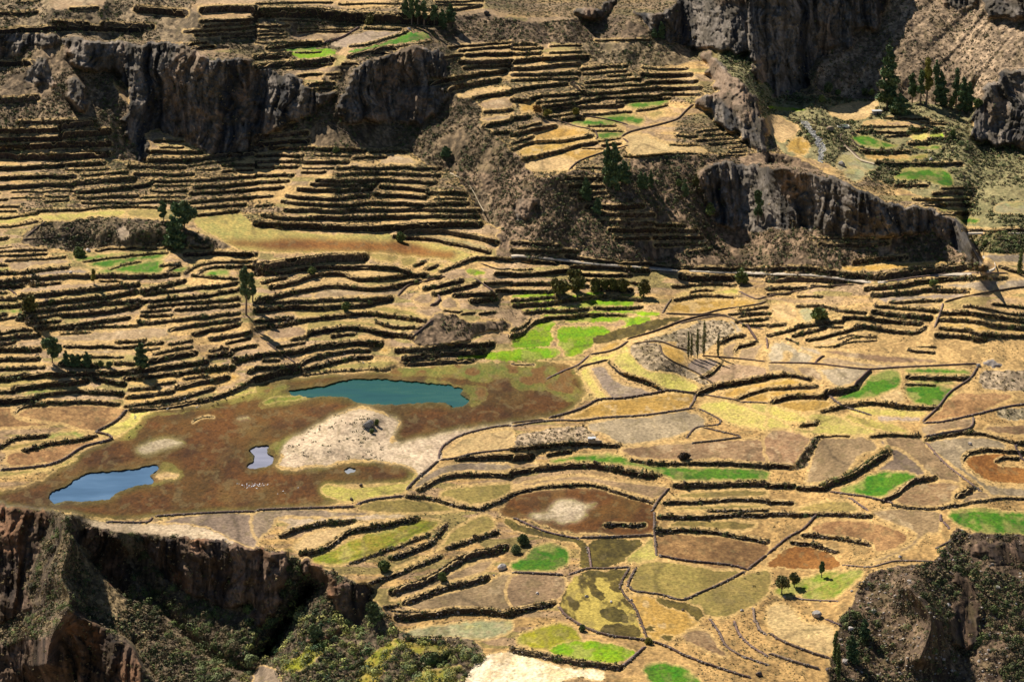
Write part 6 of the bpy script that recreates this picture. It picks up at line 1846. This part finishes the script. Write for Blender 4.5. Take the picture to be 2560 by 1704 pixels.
# loose stones, as uncountable rubble
def stones(name, mask, n, s0, s1, col, lab_):
    P_, _ = samp(mask, n); bm = bmesh.new(); bmesh.ops.create_icosphere(bm, subdivisions=1, radius=1); tv = np.array([q.co[:] for q in bm.verts]); tf = np.array([[q.index for q in f.verts] for f in bm.faces]); bm.free()
    sz = RNG.uniform(s0, s1, n)[:, None, None]; v = tv[None]*RNG.uniform(.6, 1.3, (n, 12 if len(tv) == 12 else len(tv), 1))*[1, 1, .7]*sz+P_[:, None]
    f = tf[None]+(np.arange(n)*len(tv))[:, None, None]; cc = np.repeat(np.array(col)[None]*RNG.uniform(.6, 1.3, (n, 1)), len(tv), 0)
    o = obj(name, mesh(name, v.reshape(-1, 3), f.reshape(-1, 3), M['wall'], cc)); tagp(o, lab_, 'stones', kind='stuff')
stones('stream_stones', TYP == TI['river'], 420, .2, .75, (.50, .48, .45), 'white stones covering the streambed in the canyon')
stones('loose_stones', rav & (dx_ > 1900) & (tyr < .4), 900, .2, .8, (.42, .36, .30), 'pale loose stones over the right-hand ravine side')
stones('field_stones', (EDGE < 2) & (V > 1100) & (RM > .1), 1500, .15, .4, (.36, .30, .24), 'small stones tumbled along the foreground terrace banks')
# marsh flecks: glints of open water and salt, put in as white stones
stones('marsh_glint_salt_flecks', (TYP == TI['marsh']) & (dx_ > 545) & (dx_ < 690) & (dy_ > 1112) & (dy_ < 1135) & (vn(X/4, Y/7, 5) > .5), 70, .15, .42, (.85, .85, .88), 'white flecks for water glints and salt scattered in the lower marsh')
# ------------------------------------------------ buildings
def bx(bm, x0, x1, y0, y1, z0, z1):
    r = bmesh.ops.create_cube(bm, size=1); 
    for q in r['verts']: q.co = ((x0+x1)/2+q.co.x*(x1-x0), (y0+y1)/2+q.co.y*(y1-y0), (z0+z1)/2+q.co.z*(z1-z0))
def part(name, boxes, mat, parent):
    bm = bmesh.new(); [bx(bm, *b_) for b_ in boxes]; me = bpy.data.meshes.new(name); bm.to_mesh(me); bm.free(); me.materials.append(mat); return obj(name, me, parent)
mst = mat_plain('rubble_masonry', (.30, .25, .20), 2.5, .4, .95, .9); mtin = mat_plain('tin_roof', (.55, .56, .57), 1, .12, .4, .1); mdk = mat_plain('dark_wood', (.05, .04, .03), 3, .2); mcon = mat_plain('pale_concrete', (.62, .58, .52), 1.5, .12)
def root(name, u, v, lab_, cat, rz=0):
    P_, t_ = at(u, v); e = bpy.data.objects.new(name, None); COL.objects.link(e); e.location = P_; e.rotation_euler.z = rz; tagp(e, lab_, cat); return e
e = root('small_hut', 1920+1000*640/2356, 1055*640/2356, 'small grey stone hut with flat pale roof below the canyon-floor trees', 'hut', .15)
part('wall', [(-2.4, 2.4, -1.6, -1.3, -.6, 2.2), (-2.4, 2.4, 1.3, 1.6, -.6, 2.2), (-2.4, -2.1, -1.3, 1.3, -.6, 2.2), (2.1, 2.4, -1.3, 1.3, -.6, 2.2)], mst, e); part('roof', [(-2.7, 2.7, -1.9, 1.9, 2.2, 2.38)], mtin, e); part('door', [(-.4, .5, -1.66, -1.6, -.2, 1.7)], mdk, e)
e = root('stone_hut', 1280+735*640/2356, 852+925*640/2356, 'tiny stone shelter with slab roof on the tufted mound right of centre', 'hut', -.1)
part('wall', [(-1.5, 1.5, -1.1, -.8, -.4, 1.5), (-1.5, 1.5, .8, 1.1, -.4, 1.5), (-1.5, -1.2, -.8, .8, -.4, 1.5), (1.2, 1.5, -.8, .8, -.4, 1.5)], mst, e); part('roof', [(-1.7, .6, -1.3, 1.3, 1.5, 1.72), (.2, 1.6, -1.2, 1.2, 1.73, 1.9)], mtin, e); part('side_wall', [(1.5, 4.2, -1.0, -.6, -.4, .9)], mst, e)
e = root('water_tank', 1920+690*640/2356, 1170*640/2356, 'open concrete water tank with pale walls beside the canyon path', 'tank', .05)
part('wall', [(-3.2, 3.2, -2.2, -1.9, -.5, .9), (-3.2, 3.2, 1.9, 2.2, -.5, .9), (-3.2, -2.9, -1.9, 1.9, -.5, .9), (2.9, 3.2, -1.9, 1.9, -.5, .9)], mcon, e); part('water', [(-2.9, 2.9, -1.9, 1.9, .2, .5)], mat_water('tank_water', (.03, .09, .06)), e)
print('objects', len(bpy.data.objects))
